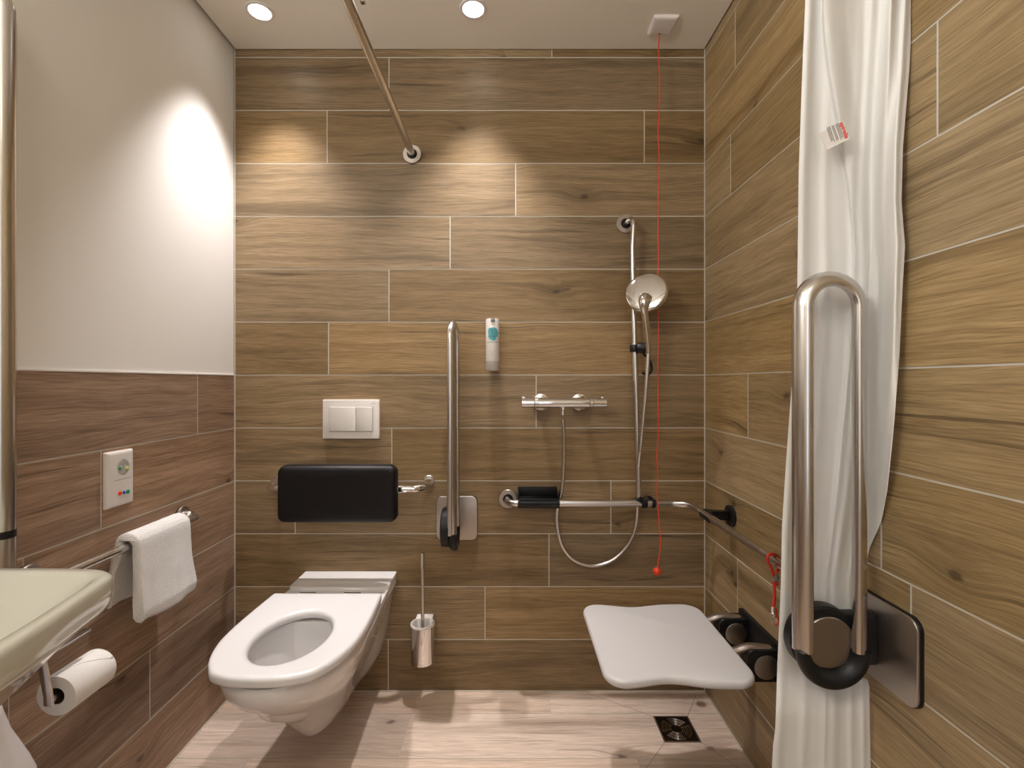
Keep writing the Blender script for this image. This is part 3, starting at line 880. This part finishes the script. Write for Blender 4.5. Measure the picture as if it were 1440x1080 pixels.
# ---------------------------------------------------------------- grab rail along both walls
GZ = 0.728; GY = 1.724; GXr = 0.658
gx0 = (714-CX)*1.8/F + 0.001
t = thing('corner_grab_rail', 'long bent steel grab rail running round the shower corner', 'grab rail', (gx0, YB, GZ))
path = fillet([(gx0, YB-0.002, GZ), (gx0, GY, GZ), (GXr, GY, GZ), (GXr, 1.065, GZ), (XR, 1.065, GZ)], [0.034, 0.075, 0.034], 12)
bm = sweep(BM(), path, 0.0148, 0.0112, tilt=math.radians(40), n=24, up=(0, 0, 1))
obj('rail', bm, STEEL, t)
flange(t, (gx0, YB, GZ), (0, -1, 0)); flange(t, (XR, 1.065, GZ), (-1, 0, 0))
fl = flange(t, (XR, 1.585, 0.723), (-1, 0, 0), 0.0355, 0.017, dark=True)
bm = lathe(BM(), [(0.0345, 0.0045), (0.0345, 0.0100), (0.030, 0.0115), (0, 0.0115)], (XR, 1.585, 0.723), (-1, 0, 0))
obj('rosette', bm, BLACK, fl)
bm = BM(); ring_faces(bm, [[Vector((x, y, z)) for x, y, z in q] for q in (
    [(XR-0.009, 1.571, 0.709), (XR-0.009, 1.599, 0.709), (XR-0.009, 1.599, 0.740), (XR-0.009, 1.571, 0.740)],
    [(GXr-0.004, 1.555, 0.722), (GXr-0.004, 1.595, 0.722), (GXr-0.004, 1.595, 0.744), (GXr-0.004, 1.555, 0.744)])])
bmesh.ops.bevel(bm, geom=list(bm.edges), offset=0.004, segments=2, affect='EDGES')
obj('bracket_arm', bm, BLACK, t)
bm = sweep(BM(), [(GXr, 1.540, GZ), (GXr, 1.600, GZ)], 0.0168, 0.0132, tilt=math.radians(40), n=24, up=(0, 0, 1))
obj('bracket_sleeve', bm, BLACK, t)
# ---------------------------------------------------------------- upright shower bar
sb = 1.722
t = thing('shower_riser_bar', 'upright steel shower bar rising from the grab rail to a round wall flange', 'shower bar', P(899, 705, sb))
fc = P(880.5, 314, 1.79)
top_ = [Vector((fc.x, YB-0.002, fc.z)), Vector((fc.x+0.012, sb, fc.z+0.004)), P(889.5, 350, sb), P(891, 430, sb), P(893, 500, sb), P(896, 610, sb), P(898.8, 703, sb)]
path = fillet(top_[:3], 0.045, 12) + top_[3:]
bm = sweep(BM(), path, 0.0098, n=22)
bar = obj('bar', bm, STEEL, t)
flange(t, (fc.x, YB, fc.z), (0, -1, 0))
bm = sweep(BM(), [P(892.3, 482, sb), P(893, 508, sb), P(893.6, 536, sb)], 0.0122, n=24)
obj('sleeve', bm, STEEL, bar)
pl_ = P(899, 708.5, GY)
for ua, ub in ((901.5, 909.5), (916, 921)):
    a = (ua-CX)*GY/F; b = (ub-CX)*GY/F
    bm = sweep(BM(), [(a, GY, GZ), (b, GY, GZ)], 0.0178, 0.0142, tilt=math.radians(40), n=24, up=(0, 0, 1))
    obj('rail_clamp', bm, BLACK, t)
bm = lathe(BM(), [(0.010, -0.012), (0.018, -0.010), (0.018, 0.012), (0.014, 0.015), (0, 0.0155)], P(911.5, 704, 1.752), (0, -1, 0.15), 28)
obj('clamp_knob', bm, BLACK, t)
bm = sweep(BM(), [P(897.0, 699, sb), P(900.5, 704, sb), P(904, 707, sb)], 0.0125, n=16)
obj('bar_foot', bm, BLACK, t)
# slider
sc_ = P(892.4, 490, sb)
bm = lathe(BM(), [(0.0165, -0.013), (0.0175, -0.011), (0.0175, 0.011), (0.0165, 0.013)], sc_, (0, 0, 1), 28)
sl = obj('slider', bm, BLACK, t)
bm = lathe(BM(), [(0.0, -0.0175), (0.016, -0.016), (0.0185, -0.008), (0.0185, 0.008), (0.016, 0.016), (0, 0.0175)], P(903, 489.5, 1.70), (0.9, -0.35, 0), 32)
obj('slider_knob', bm, BLACK, sl)
bm = sweep(BM(), spline([P(905, 497, 1.72), P(914, 508, 1.735), P(916, 520, 1.74), P(910, 528, 1.735), P(904, 524, 1.725)], 6), 0.0045, n=10)
obj('slider_lever', bm, BLACK, sl)

# ---------------------------------------------------------------- hand shower
hc = P(908.5, 410, 1.655)
nrm = Vector((-0.42, -0.86, 0.30)).normalized()
t = thing('hand_shower', 'chrome hand shower with large round head held on the upright bar', 'hand shower', P(911, 489, 1.68))
bm = lathe(BM(), [(0.060, -0.020), (0.0715, -0.018), (0.0735, -0.012), (0.0735, -0.006), (0.0715, -0.001), (0.066, 0.0018), (0.045, 0.0042), (0.022, 0.0052), (0.0, 0.0055)], hc, nrm, 64)
head = obj('head', bm, CHROME, t, angle=60)
bm = lathe(BM(), [(0.062, -0.0195), (0.0605, -0.0225), (0.0, -0.0228)], hc, nrm, 48)
obj('spray_face', bm, GREY, head, label='pale grey spray face')
hp = [hc + nrm*0.002 + Vector((0.0, 0, -0.030)), P(906, 428, 1.640), P(907.5, 444, 1.648), P(909.5, 465, 1.665), P(911, 480, 1.676)]
bm = sweep(BM(), spline(hp, 8), 0.0135, 0.0118, n=24, rf=lambda k: 2.1 - 1.15*sstep(0.05, 0.5, k))
obj('handle', bm, CHROME, t)
bm = sweep(BM(), [P(911, 480, 1.676), P(911.4, 488, 1.68), P(911.8, 497, 1.684)], 0.0105, n=22, rf=lambda k: 1.12 - 0.2*k)
obj('cradle', bm, STEEL, t)

# ---------------------------------------------------------------- shower hose
hose = [(791.5, 589, 1.735), (793, 612, 1.738), (793.2, 650, 1.745), (790.5, 685, 1.752), (786.3, 705, 1.758), (783.3, 722, 1.765), (784.5, 745, 1.768), (791, 768, 1.77), (805, 785.5, 1.77), (823, 794, 1.77), (840, 795.2, 1.77), (859, 789, 1.77), (876, 775, 1.77), (888, 757, 1.768), (894.5, 737, 1.765), (896.5, 715, 1.758), (896.2, 695, 1.752), (897.2, 668, 1.735), (899.6, 640, 1.70), (903, 605, 1.695), (907.3, 560, 1.69), (910, 525, 1.686), (911.8, 497, 1.684)]
bm = sweep(BM(), spline([P(*q) for q in hose], 10), 0.0072, n=18)
tag(obj('shower_hose', bm, STEEL), 'looping metal shower hose hanging from the mixer to the hand shower', 'hose')

# ---------------------------------------------------------------- black tray clipped on the rail
a = P(728, 700, 1.715); b = P(787, 700, 1.715)
t = thing('soap_tray', 'small black soap tray clipped on the left end of the grab rail', 'soap tray', ((a.x+b.x)/2, GY, GZ))
bm = box(BM(), a.x+0.002, b.x-0.001, GY-0.004, 1.795, GZ+0.006, GZ+0.012, 0.002)
box(bm, a.x+0.002, b.x-0.001, 1.789, 1.797, GZ+0.010, GZ+0.047, 0.002)
box(bm, a.x+0.001, a.x+0.006, GY-0.004, 1.797, GZ+0.010, GZ+0.034, 0.0015)
box(bm, b.x-0.006, b.x-0.001, GY-0.004, 1.797, GZ+0.010, GZ+0.034, 0.0015)
obj('tray', bm, BLACK, t)
bm = sweep(BM(), [(a.x, GY, GZ), (b.x, GY, GZ)], 0.0182, 0.0150, tilt=math.radians(40), n=28, up=(0, 0, 1))
obj('clip_sleeve', bm, BLACK, t)
bm = box(BM(), a.x+0.004, b.x-0.004, GY-0.014, GY-0.006, GZ+0.014, GZ+0.020, 0.0015)
obj('front_lip', bm, BLACK, t)

# ---------------------------------------------------------------- shower seat
SZ = 0.4555
t = thing('shower_chair', 'white fold-down shower seat on black hinges on the right wall', 'shower seat', (XR, 1.36, SZ-0.03))
def seat_out(inset):
    x0, x1, y0, y1 = 0.236+inset, 0.607-inset, 1.132+inset, 1.536-inset
    base = rrect(x1-x0, y1-y0, 0.052-inset*0.6, 10)
    # resample with points along the long edges
    pts = []
    for i in range(len(base)):
        a_ = Vector(base[i]); b_ = Vector(base[(i+1) % len(base)])
        m = 26 if i % 11 == 10 else 1
        for k in range(m): pts.append(a_ + (b_-a_)*k/m)
    out = []
    for p in pts:
        X = (p.x/(x1-x0)+0.5)
        w = 0.020*math.exp(-((X-0.42)/0.20)**2)
        k = max(-1, min(1, p.y/((y1-y0)/2)))
        yy = p.y - k*w
        fx = p.x
        if X < 0.25: fx = p.x + 0.0*(1-abs(k))
        # the near side is a little further out than the far side, corners drop slightly
        out.append((fx + (x0+x1)/2, yy + (y0+y1)/2, 0))
    return out
def sring(inset, z):
    c_ = Vector((0.42, 1.335)); o_ = []
    for x, y, _ in seat_out(inset):
        r2 = ((x-0.42)/0.19)**2; 
        o_.append(Vector((x, y, z)))
    return o_
bm = BM(); ring_faces(bm, [sring(0.014, SZ-0.022), sring(0.004, SZ-0.0205), sring(0.0, SZ-0.015), sring(0.0, SZ-0.008), sring(0.003, SZ-0.002), sring(0.009, SZ)])
obj('seat_panel', bm, SATINW, t, angle=60)
bm = prism(BM(), rrect(0.30, 0.098, 0.008), mapYZ(1.365, 0.404), XR, XR-0.012, 0.002)
wp_ = obj('wall_bracket', bm, BLACK, t)
for y0 in (1.450, 1.280):
    bm = prism(BM(), rrect(0.098, 0.086, 0.022), (lambda a, b, t_, y0=y0: Vector((XR-0.049+a-0.004, t_, 0.404+b))), y0+0.040, y0, 0.003)
    hb = obj('hinge_block', bm, BLACK, t)
    bm = lathe(BM(), [(0.0325, 0.001), (0.0325, 0.003), (0.031, 0.0042), (0, 0.0043)], (0.6945, y0, 0.4025), (0, -1, 0), 44)
    obj('hinge_cap', bm, CAP_STEEL, hb, label='satin metal cap')
    bm = sweep(BM(), spline([(0.715, y0+0.02, 0.441), (0.66, y0+0.02, 0.447), (0.62, y0+0.02, 0.436), (0.57, y0+0.02, 0.428), (0.36, y0+0.02, 0.426)], 8), 0.0085, 0.014, n=18, up=(0, 0, 1))
    obj('seat_arm', bm, STEEL_F, t, label='satin metal arm')

# ---------------------------------------------------------------- red lanyard on the grab rail
ly = 1.172; sx = ly/F
def Z(x, y, d=0.0): return P(1060 + x/7.72, 760 + y/7.72, ly + d)
t = thing('red_lanyard', 'red cord lanyard with snap hook tied to the grab rail near the curtain', 'lanyard', (0.652, ly, 0.72))
rad = 0.0205
lp = [Z(216, 385, -0.004), Z(190, 300, -0.010), Z(158, 235, -0.020), Z(150, 185, -0.026), Z(175, 150, -0.020), Z(215, 148, -0.004), Z(258, 172, 0.016), Z(290, 215, 0.026), Z(295, 270, 0.022), Z(272, 312, 0.010), Z(246, 345, 0.002), Z(230, 390, -0.002)]
bm = sweep(BM(), spline(lp, 8), 0.0036, n=12)
obj('loop', bm, REDC, t)
bm = sweep(BM(), spline([Z(216, 400), Z(222, 500), Z(226, 590), Z(220, 660), Z(214, 725)], 8), 0.0036, n=12)
sweep(bm, spline([Z(240, 400), Z(250, 450), Z(250, 492)], 5), 0.0034, n=12)
obj('cord', bm, REDC, t)
bm = BM(); bmesh.ops.create_uvsphere(bm, u_segments=24, v_segments=16, radius=1)
ct_ = Z(236, 405, -0.002)
for v in bm.verts: v.co = Vector((v.co.x*0.0085, v.co.y*0.0075, v.co.z*0.0105)) + ct_
cl_ = obj('cord_stop', bm, GREYD, t)
bm = lathe(BM(), [(0.0035, 0), (0.0033, 0.0012), (0, 0.0015)], ct_ + Vector((0.0012, -0.0070, -0.001)), (0.1, -1, 0), 18)
obj('stop_button', bm, CHROME, cl_)
bm = sweep(BM(), [Z(213, 715), Z(213, 745), Z(214, 800)], 0.0048, n=16)
lathe(bm, [(0.0058, -0.002), (0.0068, 0.0), (0.0058, 0.002)], Z(213, 790), (0.3, 0, 1), 18)
sweep(bm, [Z(178, 798), Z(196, 790)], 0.0018, n=8)
hk = obj('swivel', bm, CHROME, t)
bm = sweep(BM(), spline([Z(236, 800), Z(212, 832), Z(198, 865), Z(206, 895), Z(236, 916), Z(262, 905), Z(258, 870), Z(238, 832)], 6), 0.0018, n=10)
obj('snap_hook', bm, CHROME, t)
bm = sweep(BM(), spline([Z(232, 735), Z(246, 770), Z(246, 815), Z(262, 860), Z(266, 895), Z(248, 918)], 6), 0.0027, n=10)
obj('tail', bm, REDC, t)

# ---------------------------------------------------------------- floor drain
t = thing('floor_drain', 'square steel floor drain with ring slots set in the floor under the shower seat', 'drain', (DX, DY, 0))
bm = BM()
o4 = lambda s, z: [Vector((DX-s, DY-s, z)), Vector((DX+s, DY-s, z)), Vector((DX+s, DY+s, z)), Vector((DX-s, DY+s, z))]
ring_faces(bm, [o4(DS, 0.0), o4(DS, 0.0018), o4(DS-0.005, 0.0018), o4(DS-0.005, 0.0002)], True, True, True)
obj('frame', bm, STEEL_F, t, smooth=False)
bm = BM(); s_ = DS-0.0055
ring_faces(bm, [o4(s_, 0.0004), o4(s_, 0.0014)])
gr = obj('grate', bm, DGRATE, t, smooth=False)
bm = BM()
for rad in (0.022, 0.034, 0.046):
    for q in range(4):
        a0 = q*PI/2 + 0.62; sp_ = PI/2 - 0.26
        pts = [(DX + rad*math.cos(a0+sp_*k/16), DY + rad*math.sin(a0+sp_*k/16), 0.0016) for k in range(17)]
        for off in (-0.0026, 0.0026):
            pp = [(DX + (rad+off)*math.cos(a0+sp_*k/16), DY + (rad+off)*math.sin(a0+sp_*k/16), 0.0015) for k in range(17)]
            sweep(bm, pp, 0.0010, 0.0012, n=8, up=(0, 0, 1))
obj('slot_rims', bm, CHROME, gr)

# ---------------------------------------------------------------- towel rail and towel
TZ, TXr = 0.7465, -0.975
t = thing('towel_rail', 'short steel towel rail fixed low on the left wall', 'towel rail', (XL, 1.505, TZ))
path = fillet([(XL+0.002, 1.505, TZ), (TXr, 1.505, TZ), (TXr, 1.02, TZ), (XL+0.002, 1.02, TZ)], 0.022, 10)
bm = sweep(BM(), path, 0.0108, 0.0082, tilt=math.radians(45), n=22, up=(0, 0, 1))
obj('rail', bm, STEEL, t)
for y in (1.505, 1.02):
    flange(t, (XL, y, TZ), (1, 0, 0), 0.031, 0.0165)
    bm = lathe(BM(), [(0.0155, 0.004), (0.0155, 0.030), (0.013, 0.034)], (XL, y, TZ), (1, 0, 0), 32)
    obj('post', bm, STEEL, t)
# towel: closed cross-section (x,z) carried along y
def towel_sec(k):
    """k 0..1 along the bar, near end first"""
    bl, fl_ = 0.590 + 0.004*math.sin(k*9), 0.548 - 0.006*k + 0.004*math.sin(k*7+1)
    xo = TXr
    outer = []
    th = 0.0275
    outer.append((-1.026, bl)); 
    outer += [(-1.0265, bl+0.05), (-1.022, 0.68), (-1.012, 0.735)]
    for i in range(9):
        a = PI - PI*i/8
        outer.append((xo + 0.033*math.cos(a) + 0.002, TZ + 0.004 + 0.031*math.sin(a)))
    outer += [(-0.938, 0.71), (-0.935, 0.66), (-0.931, 0.61), (-0.929+0.003*k, 0.575), (-0.931, fl_+0.008), (-0.939, fl_)]
    inn = [(-0.950, fl_+0.002), (-0.9575, fl_+0.012), (-0.9590, 0.60), (-0.9600, 0.66), (-0.9605, 0.71)]
    inn += [(xo + 0.0135, TZ-0.004)]
    for i in range(5):
        a = PI*i/4
        inn.append((xo + 0.0138*math.cos(a), TZ + 0.0140*math.sin(a)))
    inn += [(xo-0.0140, 0.728), (-0.9915, 0.712), (-1.006, 0.68), (-1.0125, bl+0.05), (-1.0145, bl+0.004), (-1.019, bl-0.002)]
    return outer + inn
bm = BM(); NY = 90; rings = []; tr = random.Random(9)
def dens(sec, m=2):
    out = []
    for i in range(len(sec)):
        a_, b_ = sec[i], sec[(i+1) % len(sec)]
        for q in range(m): out.append((a_[0]+(b_[0]-a_[0])*q/m, a_[1]+(b_[1]-a_[1])*q/m))
    return out
for i in range(NY+1):
    k = i/NY
    y = 1.221 + 0.190*k
    sec = dens(towel_sec(k), 6)
    ring = []
    for (x, z) in sec:
        e = 0.0
        wob = 0.0035*math.sin(z*40 + k*3)*sstep(0.72, 0.56, z)
        fold = 0.0045*math.exp(-((k-0.70)/0.10)**2)*sstep(0.75, 0.62, z) - 0.004*math.exp(-((k-0.15)/0.08)**2)*sstep(0.7, 0.6, z)
        yy = y + (0.006*sstep(0.70, 0.55, z)*(k-0.2))*2 + wob*0.6
        xx = x + (fold if x > -0.945 else 0) + tr.uniform(-0.0006, 0.0006)*(1 if x > -1.005 else 0.3)
        ring.append(Vector((max(xx, -1.0275), yy + tr.uniform(-0.0005, 0.0005), z + tr.uniform(-0.0006, 0.0006))))
    rings.append(ring)
# round the two ends
def shrink(r, f, dy):
    out = []
    n = len(r)
    for i, p in enumerate(r):
        a_ = r[i-1]; b_ = r[(i+1) % n]
        tn = Vector((b_.x-a_.x, 0, b_.z-a_.z)); nn = Vector((tn.z, 0, -tn.x))
        if nn.length > 1e-9: nn.normalize()
        out.append(p + Vector((nn.x*f, dy, nn.z*f)))
    return out
sgn = -1
from mathutils.geometry import tessellate_polygon
flat = [[Vector((x, 1.221 + 0.190*k, z)) for x, z in dens(towel_sec(k), 6)] for k in (0, 1)]
area2 = sum(flat[0][i-1].x*flat[0][i].z - flat[0][i].x*flat[0][i-1].z for i in range(len(flat[0])))
def shrunk(r, f, dy):
    out = []; n = len(r)
    for i in range(n):
        tn = r[(i+1) % n] - r[i-1]
        nn = Vector((-tn.z, 0, tn.x)) * (1 if area2 > 0 else -1)
        nn = nn.normalized() if nn.length > 1e-9 else nn
        out.append(r[i] + nn*f + Vector((0, dy, 0)))
    return out
first = shrunk(flat[0], 0.0022, -0.0035); last = shrunk(flat[1], 0.0022, 0.0035)
ring_faces(bm, [first] + rings + [last], True, False, False)
bm.verts.ensure_lookup_table()
nr = len(first); last0 = len(bm.verts) - nr
for base_, sec_ in ((0, flat[0]), (last0, flat[1])):
    for tri in tessellate_polygon([[Vector((p.x, p.z, 0)) for p in sec_]]):
        try: bm.faces.new([bm.verts[base_+q] for q in tri])
        except ValueError: pass
tag(obj('towel', bm, TOWELM, angle=180), 'folded white terry towel draped over the towel rail', 'towel')

# ---------------------------------------------------------------- emergency call panel
pc_y, pc_z, pw, ph = 1.2585, 0.9145, 0.0870, 0.1455
t = thing('call_panel', 'white emergency call panel with coloured buttons and speaker slots on the left wall', 'call panel', (XL, pc_y, pc_z))
bm = rim_plate(BM(), pw, ph, 0.0025, mapYZ(pc_y, pc_z), XL, XL+0.012, 0.009)
cov = obj('cover', bm, WPLAST, t, angle=60)
xf = XL+0.012
bm = BM()
for k in range(11):
    dz = (k-5)*0.0039
    w = math.sqrt(max(0, 0.0205**2 - dz**2))
    segs = [(-w, w)] if k not in (4, 5, 6) else [(-w, -w*0.45), (-w*0.25, w*0.25), (w*0.45, w)]
    for a_, b_ in segs:
        box(bm, xf-0.0004, xf+0.0002, pc_y+0.006+a_, pc_y+0.006+b_, pc_z+0.0285+dz-0.0006, pc_z+0.0285+dz+0.0006)
box(bm, xf-0.0004, xf+0.0002, pc_y-0.022, pc_y+0.032, pc_z-0.0032, pc_z-0.0024)
obj('speaker_slots', bm, INK, cov, smooth=False)
for nm, dy, dz, r, m, lb in (('indicator', -0.006, 0.0265, 0.0045, LGREEN, 'green indicator'), ('indicator', 0.019, 0.0235, 0.0050, LYEL, 'pale yellow indicator'),
                      ('button', -0.006, -0.0385, 0.0062, LRED, 'red button'), ('button', 0.0075, -0.0395, 0.0045, LBLUE, 'blue button'), ('button', 0.0205, -0.0400, 0.0062, LGREEN, 'green button')):
    bm = lathe(BM(), [(r, -0.001), (r*0.9, 0.0018), (r*0.5, 0.0030), (0, 0.0034)], (xf, pc_y+dy, pc_z+dz), (1, 0, 0), 24)
    obj(nm, bm, m, t, label=lb)

# ---------------------------------------------------------------- washbasin
BZ = 0.850
t = thing('washbasin', 'large white washbasin with curved front on the left wall', 'washbasin', (XL, 0.45, BZ-0.14))
bo = [(-1.030, 0.822), (-0.90, 0.822), (-0.78, 0.8215), (-0.705, 0.817), (-0.668, 0.804), (-0.650, 0.780), (-0.634, 0.72), (-0.615, 0.645), (-0.600, 0.56), (-0.593, 0.50), (-0.591, 0.45), (-0.593, 0.40), (-0.600, 0.34), (-0.615, 0.255), (-0.634, 0.18), (-0.650, 0.12), (-0.668, 0.096), (-0.705, 0.083), (-0.78, 0.0785), (-0.90, 0.078), (-1.030, 0.078)]
osp = spline([Vector((a, b, 0)) for a, b in bo], 5)
def bring(f, z, cx=-0.86, cy=0.45, d=0.0, keepwall=True):
    out = []
    for p in osp:
        x = cx + (p.x-cx)*f; y = cy + (p.y-cy)*f
        v = Vector((p.x-cx, p.y-cy)).normalized()
        x -= v.x*d; y -= v.y*d
        if keepwall and p.x < -1.02: x = -1.030
        out.append(Vector((x, y, z)))
    return out
R_ = [bring(0.45, BZ-0.185), bring(0.58, BZ-0.170), bring(0.74, BZ-0.120), bring(0.90, BZ-0.068), bring(0.962, BZ-0.056), bring(0.984, BZ-0.050), bring(0.996, BZ-0.040), bring(1, BZ-0.024), bring(1, BZ-0.010), bring(1, BZ-0.004, d=0.002), bring(1, BZ, d=0.007),
      bring(1, BZ, d=0.024, keepwall=False), bring(1, BZ-0.003, d=0.030, keepwall=False), bring(0.97, BZ-0.014, d=0.034, keepwall=False), bring(0.86, BZ-0.045, d=0.034, keepwall=False), bring(0.70, BZ-0.085, d=0.03, keepwall=False), bring(0.45, BZ-0.115, keepwall=False), bring(0.15, BZ-0.122, keepwall=False)]
bm = BM(); ring_faces(bm, R_)
obj('basin', bm, BASINM, t, angle=60)
bm = lathe(BM(), [(0.03, 0), (0.028, 0.003), (0.012, 0.004), (0, 0.004)], (-0.86, 0.45, BZ-0.122), (0, 0, 1), 32)
obj('drain_plug', bm, CHROME, t)

# ---------------------------------------------------------------- toilet roll holder and roll
hx_, hz_ = -0.925, 0.620
t = thing('paper_holder', 'flat steel toilet roll holder under the washbasin on the left wall', 'paper holder', (XL, 0.96, hz_))
bm = box(BM(), hx_-0.014, hx_+0.003, 0.942, 1.056, hz_-0.004, hz_+0.004, 0.002)
obj('top_bar', bm, STEEL, t)
bm = sweep(BM(), [(hx_-0.004, 0.948, hz_+0.002), (hx_-0.004, 0.952, 0.60), (hx_+0.002, 0.958, 0.535), (hx_+0.002, 0.9585, 0.518)], 0.0105, 0.0035, n=20, up=(1, 0, 0))
obj('side_arm', bm, STEEL, t)
bm = sweep(BM(), [(hx_, 0.957, 0.525), (hx_, 1.07, 0.525)], 0.0075, n=18)
obj('spindle', bm, STEEL, t)
bm = sweep(BM(), [(hx_-0.006, 0.962, hz_), (XL+0.001, 0.962, hz_)], 0.008, n=18)
obj('wall_post', bm, STEEL, t)
rc = Vector((hx_, 0, 0.525)); ry0, ry1, rR, ri = 0.976, 1.078, 0.0410, 0.0170
bm = BM()
loop_lathe(bm, [(rR-0.001, ry0), (rR, ry0+0.002), (rR, ry1-0.002), (rR-0.001, ry1), (ri, ry1), (ri, ry0)], (rc.x, 0, rc.z), (0, 1, 0), 56)
t2 = thing('toilet_roll', 'white toilet paper roll with folded tip on the holder below the basin', 'toilet roll', (rc.x, (ry0+ry1)/2, rc.z-rR))
obj('roll', bm, PAPER, t2)
bm = loop_lathe(BM(), [(ri, ry0+0.001), (ri, ry1-0.001), (ri-0.0012, ry1-0.001), (ri-0.0012, ry0+0.001)], (rc.x, 0, rc.z), (0, 1, 0), 40)
obj('core', bm, CARD, t2, label='brown cardboard core')
bm = BM(); g = []
for i in range(15):
    f_ = i/14
    row = []
    th = math.radians(150 - 118*f_)
    ya = ry0 + 0.002 + (0.0)*(f_); yb = ry1-0.002
    # the sheet end is folded to a point at the far side
    cut = sstep(0.35, 1.0, f_)
    ya = ry0 + 0.002 + (yb-ry0-0.004)*max(0, (f_-0.30)/0.70)*0.98
    for j in range(9):
        y = ya + (yb-ya)*j/8
        row.append(bm.verts.new((rc.x + (rR+0.0006)*math.cos(th), y, rc.z + (rR+0.0006)*math.sin(th))))
    g.append(row)
for i in range(14):
    for j in range(8): bm.faces.new((g[i][j], g[i][j+1], g[i+1][j+1], g[i+1][j]))
fl_o = obj('folded_tip', bm, PAPER, t2); fm = fl_o.modifiers.new('thickness', 'SOLIDIFY'); fm.thickness = 0.0004

# ---------------------------------------------------------------- upright rail at the left edge
ux, uy = -0.9765, 0.920
t = thing('upright_steel_rail', 'tall upright steel rail with black collar behind the washbasin at left edge', 'rail', (XL, uy, 0.70))
bm = sweep(BM(), fillet([(XL+0.002, uy, 0.70), (ux, uy, 0.70), (ux, uy, 1.915), (XL+0.002, uy, 1.915)], 0.032, 10), 0.0195, 0.0195, n=32)
obj('tube', bm, STEEL, t)
bm = sweep(BM(), fillet([(XL+0.002, 0.960, 0.72), (-1.0055, 0.960, 0.72), (-1.0055, 0.960, 1.905), (XL+0.002, 0.960, 1.905)], 0.016, 8), 0.0118, n=20)
obj('rear_tube', bm, STEEL, t)
bm = sweep(BM(), [(ux, uy, 0.868), (ux, uy, 0.8825)], 0.0203, n=32)
obj('collar', bm, BLACK, t)
for z in (0.70, 1.915): flange(t, (XL, uy, z), (1, 0, 0), 0.030, 0.0196)

# ---------------------------------------------------------------- white bag at the lower left
bm = BM(); rings = []
for k, (z, r) in enumerate([(0.0, 0.06), (0.01, 0.085), (0.10, 0.098), (0.22, 0.102), (0.32, 0.103), (0.40, 0.103), (0.445, 0.100), (0.475, 0.088), (0.505, 0.074), (0.535, 0.060), (0.57, 0.050), (0.585, 0.046)]):
    n = 64
    rings.append([Vector((-0.948 + 0.8*r*(1 + 0.035*math.sin(5*a + z*9) + 0.02*math.sin(11*a - z*14))*math.cos(a), 0.84 + 0.8*r*(1 + 0.035*math.sin(5*a + z*9) + 0.02*math.sin(11*a - z*14))*math.sin(a), z)) for a in [2*PI*j/n for j in range(n)]])
ring_faces(bm, rings)
tag(obj('waste_bag', bm, BAGM, angle=180), 'white plastic waste bag standing under the washbasin at lower left', 'bag')

# ---------------------------------------------------------------- camera, world, view
cd = bpy.data.cameras.new('camera'); cam = bpy.data.objects.new('camera', cd); COL.objects.link(cam)
cam.location = (0, 0, CZ); cam.rotation_euler = (PI/2, 0, 0)
cd.sensor_fit = 'HORIZONTAL'; cd.sensor_width = 36; cd.lens = 36*F/1440
cd.shift_x = (720-CX)/1440; cd.shift_y = -(540-CY)/1440
cd.clip_start = 0.02
scene.camera = cam
w = bpy.data.worlds.new('world'); w.use_nodes = True
w.node_tree.nodes['Background'].inputs[0].default_value = (0.05, 0.045, 0.04, 1)
scene.world = w
vs = scene.view_settings
scene.display_settings.display_device = 'sRGB'
vs.view_transform = 'Standard'; vs.look = 'None'; vs.gamma = 1; vs.use_curve_mapping = False
vs.exposure = 0.0
